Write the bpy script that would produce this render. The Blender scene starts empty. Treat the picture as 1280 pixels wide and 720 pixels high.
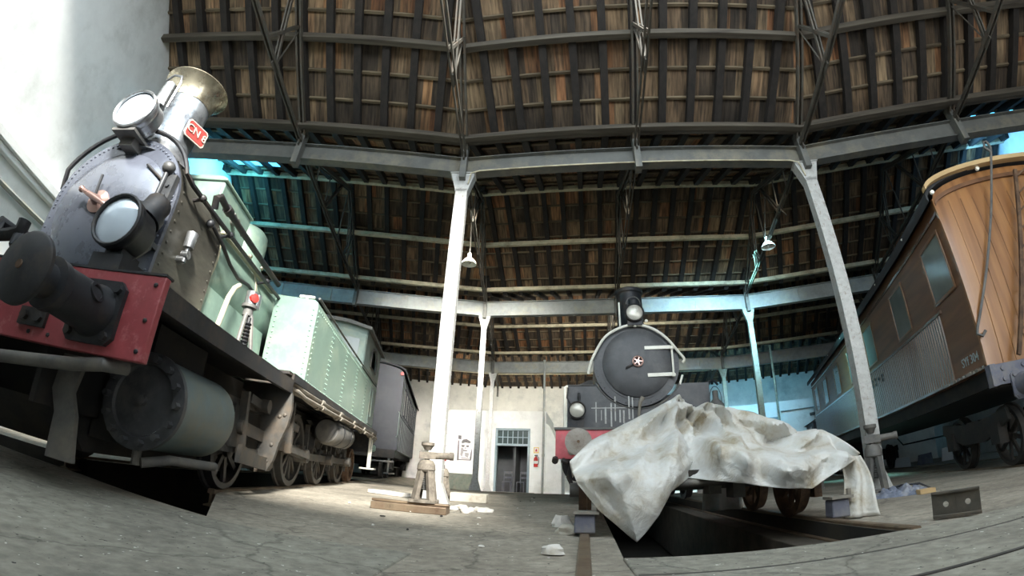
import bpy, math, random
from mathutils import Vector, Matrix
random.seed(7)
R = math.radians
scn = bpy.context.scene
COL = scn.collection

# ------------------------------------------------------------------ camera
CAM_H, PITCH, ROLL = 0.417, R(23.87), R(2.4)
FPX, KR = 556.0, 0.082                      # wide action-camera lens: r = F (t + K t^3)
cd = bpy.data.cameras.new('camera'); cam = bpy.data.objects.new('camera', cd); COL.objects.link(cam)
cd.type = 'PANO'; cd.sensor_fit = 'HORIZONTAL'; cd.sensor_width = 36.0; cd.sensor_height = 20.25
cd.clip_start = 0.02; cd.clip_end = 500
cc = cd
cc.panorama_type = 'FISHEYE_LENS_POLYNOMIAL'
cc.fisheye_fov = R(200)
PXMM = 1280 / 36.0
_q = PXMM / FPX
# least-squares quartic of t(rho) for rho = t + K t^3 (values worked out beforehand)
POLY = (1.00043178, -0.00055589, -0.08997918, 0.02346640)
cc.fisheye_polynomial_k0 = 0.0
cc.fisheye_polynomial_k1 = -POLY[0] * _q
cc.fisheye_polynomial_k2 = -POLY[1] * _q ** 2
cc.fisheye_polynomial_k3 = -POLY[2] * _q ** 3
cc.fisheye_polynomial_k4 = -POLY[3] * _q ** 4
fwd = Vector((0, math.cos(PITCH), math.sin(PITCH)))
up0 = Vector((0, -math.sin(PITCH), math.cos(PITCH)))
rt0 = Vector((1, 0, 0))
# camera rolled a little about its own axis
rt = rt0 * math.cos(ROLL) + up0 * math.sin(ROLL)
up = up0 * math.cos(ROLL) - rt0 * math.sin(ROLL)
m3 = Matrix((rt, up, -fwd)).transposed()
cam.matrix_world = Matrix.Translation((0, 0, CAM_H)) @ m3.to_4x4()
scn.camera = cam

# ------------------------------------------------------------------ colour management
vs = scn.view_settings
scn.display_settings.display_device = 'sRGB'
vs.view_transform = 'Standard'; vs.look = 'None'; vs.gamma = 1.0; vs.use_curve_mapping = False
vs.exposure = 0.5

# ------------------------------------------------------------------ sky, sun, daylight and added fills
w = bpy.data.worlds.new('sky'); scn.world = w; w.use_nodes = True
nt = w.node_tree
bg = nt.nodes['Background']; bg.inputs[0].default_value = (0.80, 0.92, 1.0, 1); bg.inputs[1].default_value = 4.0

def sun(az, el, e, angle, color):
    l = bpy.data.lights.new('sun', 'SUN'); l.energy = e; l.angle = R(angle); l.color = color
    o = bpy.data.objects.new('sun', l); COL.objects.link(o)
    d = Vector((math.sin(R(az)) * math.cos(R(el)), math.cos(R(az)) * math.cos(R(el)), -math.sin(R(el))))
    o.rotation_euler = d.to_track_quat('-Z', 'Y').to_euler(); o.location = (4, -10, 14)
sun(-26, 37.5, 13.0, 9.0, (1.0, 0.97, 0.90))

def area(name, loc, target, sx, sy, e, color, spread=180):
    l = bpy.data.lights.new(name, 'AREA'); l.shape = 'RECTANGLE'; l.size = sx; l.size_y = sy
    l.energy = e; l.color = color; l.spread = R(spread)
    o = bpy.data.objects.new(name, l); COL.objects.link(o); o.location = loc
    o.rotation_euler = (Vector(target) - Vector(loc)).to_track_quat('-Z', 'Y').to_euler()
    return o
area('fill_front', (1.5, -1.5, 3.4), (2.0, 8, 2.2), 9, 4.0, 560, (0.93, 0.97, 1.0))  # added fill behind the camera; no opening stands there
area('fill_back_wall', tuple(Vector((-1.2, -12.27, 0)) + Vector((-4.2 * 0.985 + 31.9 * 0.1736, 4.2 * 0.1736 + 31.9 * 0.985, 4.35))), tuple(Vector((-1.2, -12.27, 0)) + Vector((-4.2 * 0.985 + 36.6 * 0.1736, 4.2 * 0.1736 + 36.6 * 0.985, 4.3))), 7, 0.4, 120, (1.0, 0.95, 0.82), 150)  # added fill washing the upper back wall; no roof light built
area('fill_back_left', (-0.6, 7.4, 5.2), (-2.6, 20, 1.3), 4, 0.9, 165, (1.0, 0.96, 0.88), 46)  # added fill aimed at the white room and slim column
area('fill_back_middle', (2.6, 13.0, 5.4), (3.5, 24, 3.4), 6, 0.8, 110, (1.0, 0.97, 0.88), 140)  # added fill for the third bay and back wall
area('fill_second_bay', (2.2, 7.0, 5.5), (3.6, 12, 4.1), 9, 0.5, 26, (1.0, 0.93, 0.76), 90)  # added warm fill for the second ring girder
area('fill_back_right', (4.6, 7.2, 5.2), (8.8, 21.5, 2.2), 3, 0.9, 95, (0.42, 0.78, 1.0), 46)  # added bluish fill for the far right side
area('daylight_blue_left', (-5.9, 7.4, 6.2), (-7.3, 7.2, 5.9), 1.2, 1.0, 110, (0.10, 0.68, 1.0))
area('daylight_blue_right', (10.6, 5.2, 6.2), (12.2, 4.3, 6.3), 1.6, 1.2, 32, (0.18, 0.55, 1.0))
area('blue_fill_coach', (6.0, 9.6, 5.6), (9.2, 9.4, 1.6), 1.2, 0.6, 55, (0.3, 0.9, 0.95), 55)  # added blue light standing in for teal reflections on the coach ribs
area('blue_fill_back', (9.4, 17.0, 4.6), (11.2, 20.6, 4.0), 3.0, 0.4, 75, (0.18, 0.66, 1.0), 150)  # added blue light tinting the back wall; no pane above it

# ------------------------------------------------------------------ mesh builder
class MB:
    def __init__(s): s.v = []; s.f = []; s.mi = []; s.cur = 0
    def add(s, vs_, fs_):
        n = len(s.v); s.v += [tuple(p) for p in vs_]
        s.f += [tuple(i + n for i in f) for f in fs_]; s.mi += [s.cur] * len(fs_)
        return s
    def box(s, c, size, rot=None):
        hx, hy, hz = (k / 2 for k in size)
        P = [Vector((x, y, z)) for z in (-hz, hz) for y in (-hy, hy) for x in (-hx, hx)]
        if rot is not None: P = [rot @ p for p in P]
        c = Vector(c)
        return s.add([c + p for p in P], [(0, 2, 3, 1), (4, 5, 7, 6), (0, 1, 5, 4), (2, 6, 7, 3), (0, 4, 6, 2), (1, 3, 7, 5)])
    def b2(s, x0, x1, y0, y1, z0, z1):
        return s.box(((x0 + x1) / 2, (y0 + y1) / 2, (z0 + z1) / 2), (abs(x1 - x0), abs(y1 - y0), abs(z1 - z0)))
    def lathe(s, o, axis, prof, n=24, closed=True):
        o = Vector(o); a = Vector(axis).normalized()
        t = Vector((0, 0, 1)) if abs(a.z) < 0.9 else Vector((1, 0, 0))
        u = a.cross(t).normalized(); w_ = a.cross(u)
        V = []; F = []
        for r, h in prof:
            for k in range(n):
                an = 2 * math.pi * k / n
                V.append(o + a * h + (u * math.cos(an) + w_ * math.sin(an)) * r)
        for i in range(len(prof) - 1):
            for k in range(n):
                k2 = (k + 1) % n
                F.append((i * n + k, i * n + k2, (i + 1) * n + k2, (i + 1) * n + k))
        if closed:
            F.append(tuple(range(n - 1, -1, -1))); F.append(tuple((len(prof) - 1) * n + k for k in range(n)))
        return s.add(V, F)
    def cyl(s, p0, p1, r0, r1=None, n=16):
        p0 = Vector(p0); p1 = Vector(p1)
        return s.lathe(p0, p1 - p0, [(r0, 0), (r0 if r1 is None else r1, (p1 - p0).length)], n)
    def tube(s, pts, r, n=8, closed=False):
        P = [Vector(p) for p in pts]; m = len(P); V = []; F = []; prev = None
        for i, p in enumerate(P):
            if closed: d = P[(i + 1) % m] - P[i - 1]
            else: d = (P[min(i + 1, m - 1)] - P[max(i - 1, 0)])
            d.normalize()
            if prev is None:
                t = Vector((0, 0, 1)) if abs(d.z) < 0.9 else Vector((1, 0, 0)); u = d.cross(t).normalized()
            else:
                u = (prev - d * prev.dot(d))
                u = u.normalized() if u.length > 1e-6 else d.orthogonal().normalized()
            prev = u; w_ = d.cross(u)
            rr = r[i] if isinstance(r, (list, tuple)) else r
            for k in range(n):
                an = 2 * math.pi * k / n; V.append(p + (u * math.cos(an) + w_ * math.sin(an)) * rr)
        for i in range(m if closed else m - 1):
            j = (i + 1) % m
            for k in range(n):
                k2 = (k + 1) % n; F.append((i * n + k, i * n + k2, j * n + k2, j * n + k))
        if not closed: F.append(tuple(range(n - 1, -1, -1))); F.append(tuple((m - 1) * n + k for k in range(n)))
        return s.add(V, F)
    def bar(s, p0, p1, wd, ht, upv=(0, 0, 1)):
        p0 = Vector(p0); p1 = Vector(p1); d = (p1 - p0).normalized(); u = Vector(upv)
        if abs(d.dot(u)) > 0.95: u = Vector((1, 0, 0))
        x = d.cross(u).normalized(); z = x.cross(d)
        V = [p + x * a * wd / 2 + z * b * ht / 2 for p in (p0, p1) for a, b in ((-1, -1), (1, -1), (1, 1), (-1, 1))]
        return s.add(V, [(3, 2, 1, 0), (4, 5, 6, 7), (0, 1, 5, 4), (1, 2, 6, 5), (2, 3, 7, 6), (3, 0, 4, 7)])
    def prism(s, poly, o, U, V_, W):
        o, U, V_, W = Vector(o), Vector(U), Vector(V_), Vector(W); n = len(poly)
        A = [o + U * a + V_ * b for a, b in poly]
        F = [tuple(range(n - 1, -1, -1)), tuple(range(n, 2 * n))]
        F += [(k, (k + 1) % n, n + (k + 1) % n, n + k) for k in range(n)]
        return s.add(A + [p + W for p in A], F)
    def sphere(s, c, r, sc=(1, 1, 1), n=12, m=7):
        c = Vector(c); V = []; F = []
        for i in range(m + 1):
            th = math.pi * i / m
            for k in range(n):
                ph = 2 * math.pi * k / n
                V.append(c + Vector((math.sin(th) * math.cos(ph) * sc[0], math.sin(th) * math.sin(ph) * sc[1], math.cos(th) * sc[2])) * r)
        for i in range(m):
            for k in range(n):
                k2 = (k + 1) % n; F.append((i * n + k, (i + 1) * n + k, (i + 1) * n + k2, i * n + k2))
        return s.add(V, F)
    def rivet(s, p, nrm, r=0.012, n=6):
        return s.lathe(p, nrm, [(r, 0), (r * 0.8, r * 0.5), (r * 0.25, r * 0.75)], n)
    def nut(s, p, nrm, r=0.025, h=0.03): return s.lathe(p, nrm, [(r, 0), (r, h)], 6)
    def grid(s, nu, nv, fn):
        V = [fn(i / nu, j / nv) for j in range(nv + 1) for i in range(nu + 1)]
        F = [(j * (nu + 1) + i, j * (nu + 1) + i + 1, (j + 1) * (nu + 1) + i + 1, (j + 1) * (nu + 1) + i) for j in range(nv) for i in range(nu)]
        return s.add(V, F)
    def build(s, name, mat, parent=None, label=None, bevel=0.0, solid=0.0):
        me = bpy.data.meshes.new(name); me.from_pydata(s.v, [], s.f)
        mats = mat if isinstance(mat, (list, tuple)) else [mat]
        for m in mats: me.materials.append(m)
        if len(mats) > 1: me.polygons.foreach_set('material_index', s.mi)
        me.polygons.foreach_set('use_smooth', [True] * len(me.polygons))
        me.set_sharp_from_angle(angle=R(38)); me.update()
        o = bpy.data.objects.new(name, me); COL.objects.link(o)
        if parent is not None: o.parent = parent
        if label: o['label'] = label
        if solid:
            md = o.modifiers.new('thick', 'SOLIDIFY'); md.thickness = solid; md.offset = 0
        if bevel:
            md = o.modifiers.new('edge', 'BEVEL'); md.width = bevel; md.segments = 2; md.limit_method = 'ANGLE'; md.angle_limit = R(50)
        return o

def tag(o, label, cat, group=None, kind=None):
    o['label'] = label; o['category'] = cat
    if group: o['group'] = group
    if kind: o['kind'] = kind
    return o
def pose(o, loc, az=0.0):
    o.location = loc; o.rotation_euler = (0, 0, -R(az)); return o
def thing(name, label, cat, loc=(0, 0, 0), az=0.0, group=None):
    o = bpy.data.objects.new(name, None); COL.objects.link(o); o.empty_display_size = 0.2
    return tag(pose(o, loc, az), label, cat, group)
def struct(name, mb, mat, **k):
    o = mb.build(name, mat, **k); o['kind'] = 'structure'; return o
def copy_tree(o, parent=None):
    c = o.copy(); COL.objects.link(c)
    if parent is not None: c.parent = parent
    for ch in list(o.children): copy_tree(ch, c)
    return c
def text_mesh(body, size, depth=0.004):
    cu = bpy.data.curves.new('lettering', 'FONT'); cu.body = body; cu.size = size; cu.extrude = depth
    cu.align_x = 'CENTER'; cu.align_y = 'CENTER'; cu.resolution_u = 3
    o = bpy.data.objects.new('lettering', cu); COL.objects.link(o)
    bpy.context.view_layer.update()
    me = bpy.data.meshes.new_from_object(o.evaluated_get(bpy.context.evaluated_depsgraph_get()))
    bpy.data.objects.remove(o); bpy.data.curves.remove(cu)
    return me
def lettering(body, size, mat, parent, matrix, depth=0.004):
    me = text_mesh(body, size, depth); me.materials.clear(); me.materials.append(mat)
    o = bpy.data.objects.new('lettering', me); COL.objects.link(o); o.parent = parent; o.matrix_local = matrix
    return o

# ------------------------------------------------------------------ materials
def nodes(name):
    m = bpy.data.materials.new(name); m.use_nodes = True; t = m.node_tree
    return m, t, t.nodes, t.links, t.nodes['Principled BSDF']
def mat(name, col, rough=0.6, metal=0.0, var=0.25, scale=6.0, dirt=None, dirt_amt=0.45, dirt_scale=2.2, bump=0.15, stretch=(1, 1, 1), spec=0.5, coat=0.0):
    m, t, N, L, p = nodes(name)
    tc = N.new('ShaderNodeTexCoord'); mp = N.new('ShaderNodeMapping'); mp.inputs['Scale'].default_value = stretch
    L.new(tc.outputs['Object'], mp.inputs[0])
    n1 = N.new('ShaderNodeTexNoise'); n1.inputs['Scale'].default_value = scale; n1.inputs['Detail'].default_value = 6; n1.inputs['Roughness'].default_value = 0.65
    L.new(mp.outputs[0], n1.inputs['Vector'])
    r = N.new('ShaderNodeMapRange'); r.inputs[1].default_value = 0.3; r.inputs[2].default_value = 0.7
    r.inputs[3].default_value = 1 - var; r.inputs[4].default_value = 1 + var
    L.new(n1.outputs[0], r.inputs[0])
    mx = N.new('ShaderNodeMix'); mx.data_type = 'RGBA'; mx.blend_type = 'MULTIPLY'; mx.inputs[0].default_value = 1
    mx.inputs[6].default_value = (*col, 1); L.new(r.outputs[0], mx.inputs[7])
    out = mx.outputs[2]
    if dirt:
        n2 = N.new('ShaderNodeTexNoise'); n2.inputs['Scale'].default_value = dirt_scale; n2.inputs['Detail'].default_value = 8; n2.inputs['Roughness'].default_value = 0.7
        L.new(mp.outputs[0], n2.inputs['Vector'])
        r2 = N.new('ShaderNodeMapRange'); r2.inputs[1].default_value = 0.62 - dirt_amt * 0.35; r2.inputs[2].default_value = 0.72 - dirt_amt * 0.1
        L.new(n2.outputs[0], r2.inputs[0])
        m2 = N.new('ShaderNodeMix'); m2.data_type = 'RGBA'; L.new(r2.outputs[0], m2.inputs[0])
        L.new(out, m2.inputs[6]); m2.inputs[7].default_value = (*dirt, 1); out = m2.outputs[2]
    L.new(out, p.inputs['Base Color'])
    r3 = N.new('ShaderNodeMapRange'); r3.inputs[3].default_value = max(0.03, rough - 0.12); r3.inputs[4].default_value = min(1, rough + 0.12)
    L.new(n1.outputs[0], r3.inputs[0]); L.new(r3.outputs[0], p.inputs['Roughness'])
    p.inputs['Metallic'].default_value = metal; p.inputs['Specular IOR Level'].default_value = spec
    if coat: p.inputs['Coat Weight'].default_value = coat; p.inputs['Coat Roughness'].default_value = 0.12
    if bump:
        b = N.new('ShaderNodeBump'); b.inputs['Strength'].default_value = bump; b.inputs['Distance'].default_value = 0.01
        L.new(n1.outputs[0], b.inputs['Height']); L.new(b.outputs[0], p.inputs['Normal'])
    return m
def wood(name, col, dark, rough=0.5, axis=2, scale=9, coat=0.0, board=0.0, bump=0.1):
    m, t, N, L, p = nodes(name)
    tc = N.new('ShaderNodeTexCoord'); mp = N.new('ShaderNodeMapping')
    st = [1.0, 1.0, 1.0]; st[axis] = 0.08; mp.inputs['Scale'].default_value = st
    L.new(tc.outputs['Object'], mp.inputs[0])
    n1 = N.new('ShaderNodeTexNoise'); n1.inputs['Scale'].default_value = scale; n1.inputs['Detail'].default_value = 7; n1.inputs['Distortion'].default_value = 0.6
    L.new(mp.outputs[0], n1.inputs['Vector'])
    cr = N.new('ShaderNodeValToRGB'); cr.color_ramp.elements[0].color = (*dark, 1); cr.color_ramp.elements[1].color = (*col, 1)
    cr.color_ramp.elements[0].position = 0.3; cr.color_ramp.elements[1].position = 0.7
    L.new(n1.outputs[0], cr.inputs[0]); L.new(cr.outputs[0], p.inputs['Base Color'])
    p.inputs['Roughness'].default_value = rough
    if coat: p.inputs['Coat Weight'].default_value = coat; p.inputs['Coat Roughness'].default_value = 0.15
    b = N.new('ShaderNodeBump'); b.inputs['Strength'].default_value = bump; b.inputs['Distance'].default_value = 0.01
    L.new(n1.outputs[0], b.inputs['Height']); L.new(b.outputs[0], p.inputs['Normal'])
    return m
def emit(name, col, e):
    m, t, N, L, p = nodes(name)
    p.inputs['Base Color'].default_value = (*col, 1); p.inputs['Emission Color'].default_value = (*col, 1); p.inputs['Emission Strength'].default_value = e
    return m
def glass(name, col=(0.9, 0.95, 1.0), rough=0.03):
    m, t, N, L, p = nodes(name)
    p.inputs['Base Color'].default_value = (*col, 1); p.inputs['Roughness'].default_value = rough
    p.inputs['Transmission Weight'].default_value = 0.85; p.inputs['IOR'].default_value = 1.45
    return m

M = {}
M['black'] = mat('black_iron', (0.022, 0.023, 0.026), 0.5, 0.3, 0.35, 9, (0.07, 0.055, 0.042), 0.35, 3)
M['frame_black'] = mat('sooty_iron', (0.012, 0.012, 0.012), 0.75, 0.1, 0.4, 8, (0.035, 0.028, 0.02), 0.5, 3)
M['smokebox_front'] = mat('graphite_blue_paint', (0.105, 0.115, 0.145), 0.28, 0.3, 0.25, 4, (0.12, 0.13, 0.15), 0.35, 3.2, 0.06, coat=0.7)
M['engine_grey'] = mat('dusty_engine_black', (0.072, 0.073, 0.077), 0.5, 0.15, 0.2, 4, (0.11, 0.11, 0.11), 0.4, 3.2, 0.12)
M['cover'] = mat('grey_black_cast_cover', (0.060, 0.062, 0.066), 0.45, 0.3, 0.25, 8, (0.10, 0.095, 0.085), 0.35, 4)
M['shade_iron'] = mat('shaded_grey_iron', (0.065, 0.062, 0.056), 0.6, 0.25, 0.35, 9, (0.11, 0.085, 0.06), 0.45, 4)  # grey iron darkened to paint in the shade under the engine
M['cyl_green'] = mat('dirty_blue_green_paint', (0.115, 0.150, 0.150), 0.5, 0.1, 0.2, 5, (0.16, 0.16, 0.12), 0.45, 2.6)
M['smokebox_side'] = mat('heat_stained_steel', (0.062, 0.058, 0.048), 0.38, 0.4, 0.4, 3.5, (0.13, 0.125, 0.10), 0.5, 2.2, 0.12, (1, 0.5, 2))
M['steel'] = mat('worn_bright_steel', (0.42, 0.43, 0.44), 0.3, 0.85, 0.25, 7, (0.12, 0.12, 0.12), 0.45, 4)
M['chimney'] = mat('bare_chimney_steel', (0.36, 0.38, 0.40), 0.30, 0.8, 0.3, 6, (0.10, 0.10, 0.11), 0.5, 7, 0.2)
M['brass'] = mat('dull_brass_cap', (0.52, 0.46, 0.34), 0.28, 0.85, 0.2, 5, (0.2, 0.16, 0.10), 0.3, 4)
M['copper'] = mat('polished_copper', (0.66, 0.42, 0.36), 0.3, 0.8, 0.15, 8)
M['red'] = mat('faded_red_paint', (0.255, 0.046, 0.052), 0.5, 0.0, 0.22, 7, (0.42, 0.15, 0.15), 0.25, 9, 0.1)
M['red_pink'] = mat('bright_faded_red_paint', (0.60, 0.12, 0.14), 0.5, 0, 0.18, 7, (0.5, 0.2, 0.2), 0.25, 9)
M['dust_pale'] = mat('pale_dust_covered_iron', (0.36, 0.33, 0.29), 0.85, 0.05, 0.25, 10, (0.2, 0.16, 0.13), 0.35, 5, 0.3)
M['bright_red'] = mat('bright_red_paint', (0.5, 0.025, 0.02), 0.4, 0, 0.15)
M['green'] = mat('pale_green_paint', (0.195, 0.285, 0.235), 0.33, 0.1, 0.14, 5, (0.27, 0.34, 0.26), 0.35, 2.5, 0.06)
M['green_dull'] = mat('dusty_grey_green_paint', (0.15, 0.20, 0.18), 0.5, 0.1, 0.2, 6, (0.20, 0.21, 0.16), 0.45, 3)
M['cream_line'] = mat('cream_lagging_band', (0.5, 0.47, 0.34), 0.45, 0.1, 0.2, 8)
M['rust'] = mat('rusty_iron', (0.085, 0.048, 0.028), 0.8, 0.1, 0.45, 10, (0.16, 0.10, 0.055), 0.45, 5, 0.35)
M['rail'] = mat('rusty_rail', (0.20, 0.15, 0.10), 0.5, 0.5, 0.35, 12, (0.11, 0.07, 0.045), 0.5, 6)
M['grey_iron'] = mat('dusty_grey_iron', (0.105, 0.103, 0.098), 0.65, 0.2, 0.3, 9, (0.17, 0.155, 0.13), 0.45, 4)
M['dust_iron'] = mat('dust_covered_iron', (0.23, 0.21, 0.175), 0.85, 0.05, 0.35, 10, (0.12, 0.085, 0.055), 0.4, 5, 0.3)
M['column'] = mat('silver_grey_paint', (0.40, 0.40, 0.38), 0.55, 0.1, 0.16, 14, (0.22, 0.19, 0.15), 0.22, 18, 0.15)
M['column_green'] = mat('blue_green_lit_column_paint', (0.27, 0.36, 0.31), 0.55, 0.1, 0.2, 10, (0.2, 0.2, 0.16), 0.3, 9, 0.1)  # blue-green light of the far bays mixed into the column paint
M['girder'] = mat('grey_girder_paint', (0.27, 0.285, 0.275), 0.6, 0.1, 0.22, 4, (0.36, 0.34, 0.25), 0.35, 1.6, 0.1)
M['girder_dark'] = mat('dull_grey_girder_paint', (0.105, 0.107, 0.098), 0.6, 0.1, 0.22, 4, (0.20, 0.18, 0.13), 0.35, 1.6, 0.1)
M['truss'] = mat('brown_grey_truss_iron', (0.062, 0.056, 0.044), 0.65, 0.1, 0.3, 8, (0.08, 0.05, 0.03), 0.35, 5)
M['purlin'] = mat('cream_purlin_paint', (0.47, 0.42, 0.29), 0.7, 0.0, 0.25, 5, (0.25, 0.21, 0.14), 0.35, 3)
M['purlin_dark'] = wood('shaded_purlin_timber', (0.085, 0.072, 0.052), (0.035, 0.028, 0.02), 0.8, 0, 12)  # darker tone carries the weaker light of the nearest bay
M['batten'] = wood('pale_worn_batten', (0.20, 0.155, 0.095), (0.07, 0.052, 0.032), 0.85, 0, 10)
M['rafter'] = wood('dark_rafter_timber', (0.022, 0.017, 0.013), (0.008, 0.006, 0.005), 0.85, 1, 14)
M['white_wall'] = mat('whitewashed_plaster', (0.80, 0.81, 0.79), 0.85, 0, 0.06, 3, (0.62, 0.63, 0.60), 0.3, 0.9, 0.12)
M['ledge'] = mat('dark_earthy_ledge', (0.055, 0.046, 0.034), 0.95, 0, 0.4, 6, (0.09, 0.075, 0.055), 0.4, 4, 0.4)
M['joint'] = mat('dark_kerb_joint', (0.05, 0.046, 0.04), 0.95, 0, 0.4, 8)
M['jack_iron'] = mat('dusty_brown_jack_iron', (0.115, 0.098, 0.078), 0.8, 0.1, 0.35, 12, (0.19, 0.165, 0.13), 0.4, 6, 0.3)
M['grey_wall'] = mat('grey_plaster', (0.72, 0.71, 0.66), 0.85, 0, 0.08, 2.5, (0.46, 0.47, 0.45), 0.35, 0.8, 0.1)
M['dado'] = mat('dull_green_dado_paint', (0.14, 0.16, 0.13), 0.7, 0, 0.25, 5, (0.2, 0.19, 0.15), 0.4, 4)
M['blue_grey'] = mat('blue_grey_joinery_paint', (0.26, 0.33, 0.36), 0.5, 0, 0.12, 6)
M['dark_room'] = mat('unlit_interior_plaster', (0.09, 0.095, 0.10), 0.9, 0, 0.2, 3)  # dark tone stands in for the unlit room
M['stone'] = mat('pale_kerb_stone', (0.47, 0.44, 0.37), 0.85, 0, 0.2, 8, (0.3, 0.26, 0.2), 0.35, 4, 0.3)
M['white'] = mat('white_enamel', (0.82, 0.80, 0.70), 0.35, 0, 0.08, 6)
M['lens'] = mat('silvered_headlamp_glass', (0.62, 0.70, 0.78), 0.08, 0.4, 0.05, 3, bump=0)
M['lens_dull'] = mat('dusty_headlamp_glass', (0.48, 0.46, 0.40), 0.3, 0.3, 0.15, 6, bump=0.05)
M['coach_grey'] = mat('grey_coach_paint', (0.034, 0.036, 0.045), 0.6, 0.0, 0.2, 3, (0.05, 0.052, 0.058), 0.4, 2)
M['coach_green'] = mat('lit_grey_green_coach_paint', (0.24, 0.28, 0.26), 0.5, 0.1, 0.16, 4, (0.30, 0.32, 0.29), 0.35, 3)  # lightened to put the room light on the coach side into the paint
M['window_dark'] = mat('dark_window_glass', (0.05, 0.07, 0.07), 0.12, 0.0, 0.1, 3, bump=0, spec=0.8)
M['window_pale'] = mat('dusty_coach_glass', (0.13, 0.145, 0.135), 0.15, 0.0, 0.12, 2, bump=0, spec=0.8)
M['pitch_roof'] = mat('dark_roof_canvas', (0.03, 0.032, 0.035), 0.8, 0, 0.2, 5)
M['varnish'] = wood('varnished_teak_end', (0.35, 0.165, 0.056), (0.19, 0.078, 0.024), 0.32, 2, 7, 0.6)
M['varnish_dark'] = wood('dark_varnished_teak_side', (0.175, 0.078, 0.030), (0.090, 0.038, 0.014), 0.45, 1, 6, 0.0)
M['varnish_rib'] = wood('dark_varnished_matchboard', (0.13, 0.075, 0.048), (0.07, 0.042, 0.03), 0.26, 2, 9, 0.6)
M['varnish_frame'] = wood('brown_window_frame_varnish', (0.20, 0.095, 0.04), (0.11, 0.05, 0.02), 0.35, 1, 8, 0.5)
M['pale_timber'] = wood('pale_new_timber', (0.55, 0.40, 0.20), (0.38, 0.25, 0.11), 0.5, 0, 8, 0.2)
M['dusty_blue'] = mat('dusty_blue_grey_paint', (0.12, 0.125, 0.16), 0.7, 0.1, 0.25, 6, (0.2, 0.19, 0.18), 0.45, 4)
M['old_timber'] = wood('weathered_timber', (0.30, 0.25, 0.18), (0.13, 0.10, 0.07), 0.9, 0, 10, 0, 0, 0.4)
M['letter_grey'] = mat('faded_blue_grey_lettering', (0.30, 0.36, 0.36), 0.6, 0, 0.3, 30)
M['letter_dark'] = mat('worn_dark_lettering', (0.012, 0.02, 0.018), 0.6, 0, 0.2, 30)
M['letter_pale'] = mat('pale_raised_lettering', (0.55, 0.48, 0.40), 0.45, 0.2, 0.1, 20)
M['plate_red'] = mat('number_plate_red', (0.30, 0.045, 0.038), 0.45, 0.1, 0.15, 14)
M['paper'] = mat('white_poster_paper', (0.74, 0.72, 0.70), 0.8, 0, 0.04, 5, bump=0)
M['ink'] = mat('grey_poster_ink', (0.16, 0.15, 0.155), 0.8, 0, 0.3, 25, bump=0)
M['ink_pale'] = mat('pale_grey_poster_ink', (0.38, 0.36, 0.36), 0.8, 0, 0.2, 25, bump=0)
M['yellow'] = mat('yellow_sign_paint', (0.70, 0.45, 0.12), 0.5, 0, 0.1)
M['steel_plate'] = mat('brown_weathered_steel', (0.085, 0.075, 0.06), 0.6, 0.35, 0.25, 9, (0.14, 0.11, 0.08), 0.4, 5)
M['rag'] = mat('dirty_blue_grey_cloth', (0.14, 0.16, 0.21), 0.95, 0, 0.4, 14, (0.32, 0.32, 0.32), 0.4, 8, 0.4)
M['debris_white'] = mat('chalky_white_rubble', (0.62, 0.59, 0.54), 0.95, 0, 0.2, 12, (0.4, 0.34, 0.26), 0.35, 6, 0.4)
M['blue_pane'] = emit('sunlit_blue_roof_glazing', (0.10, 0.55, 0.95), 2.2)
M['white_pane'] = emit('sunlit_clear_roof_glazing', (0.85, 0.92, 1.0), 3.0)

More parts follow.
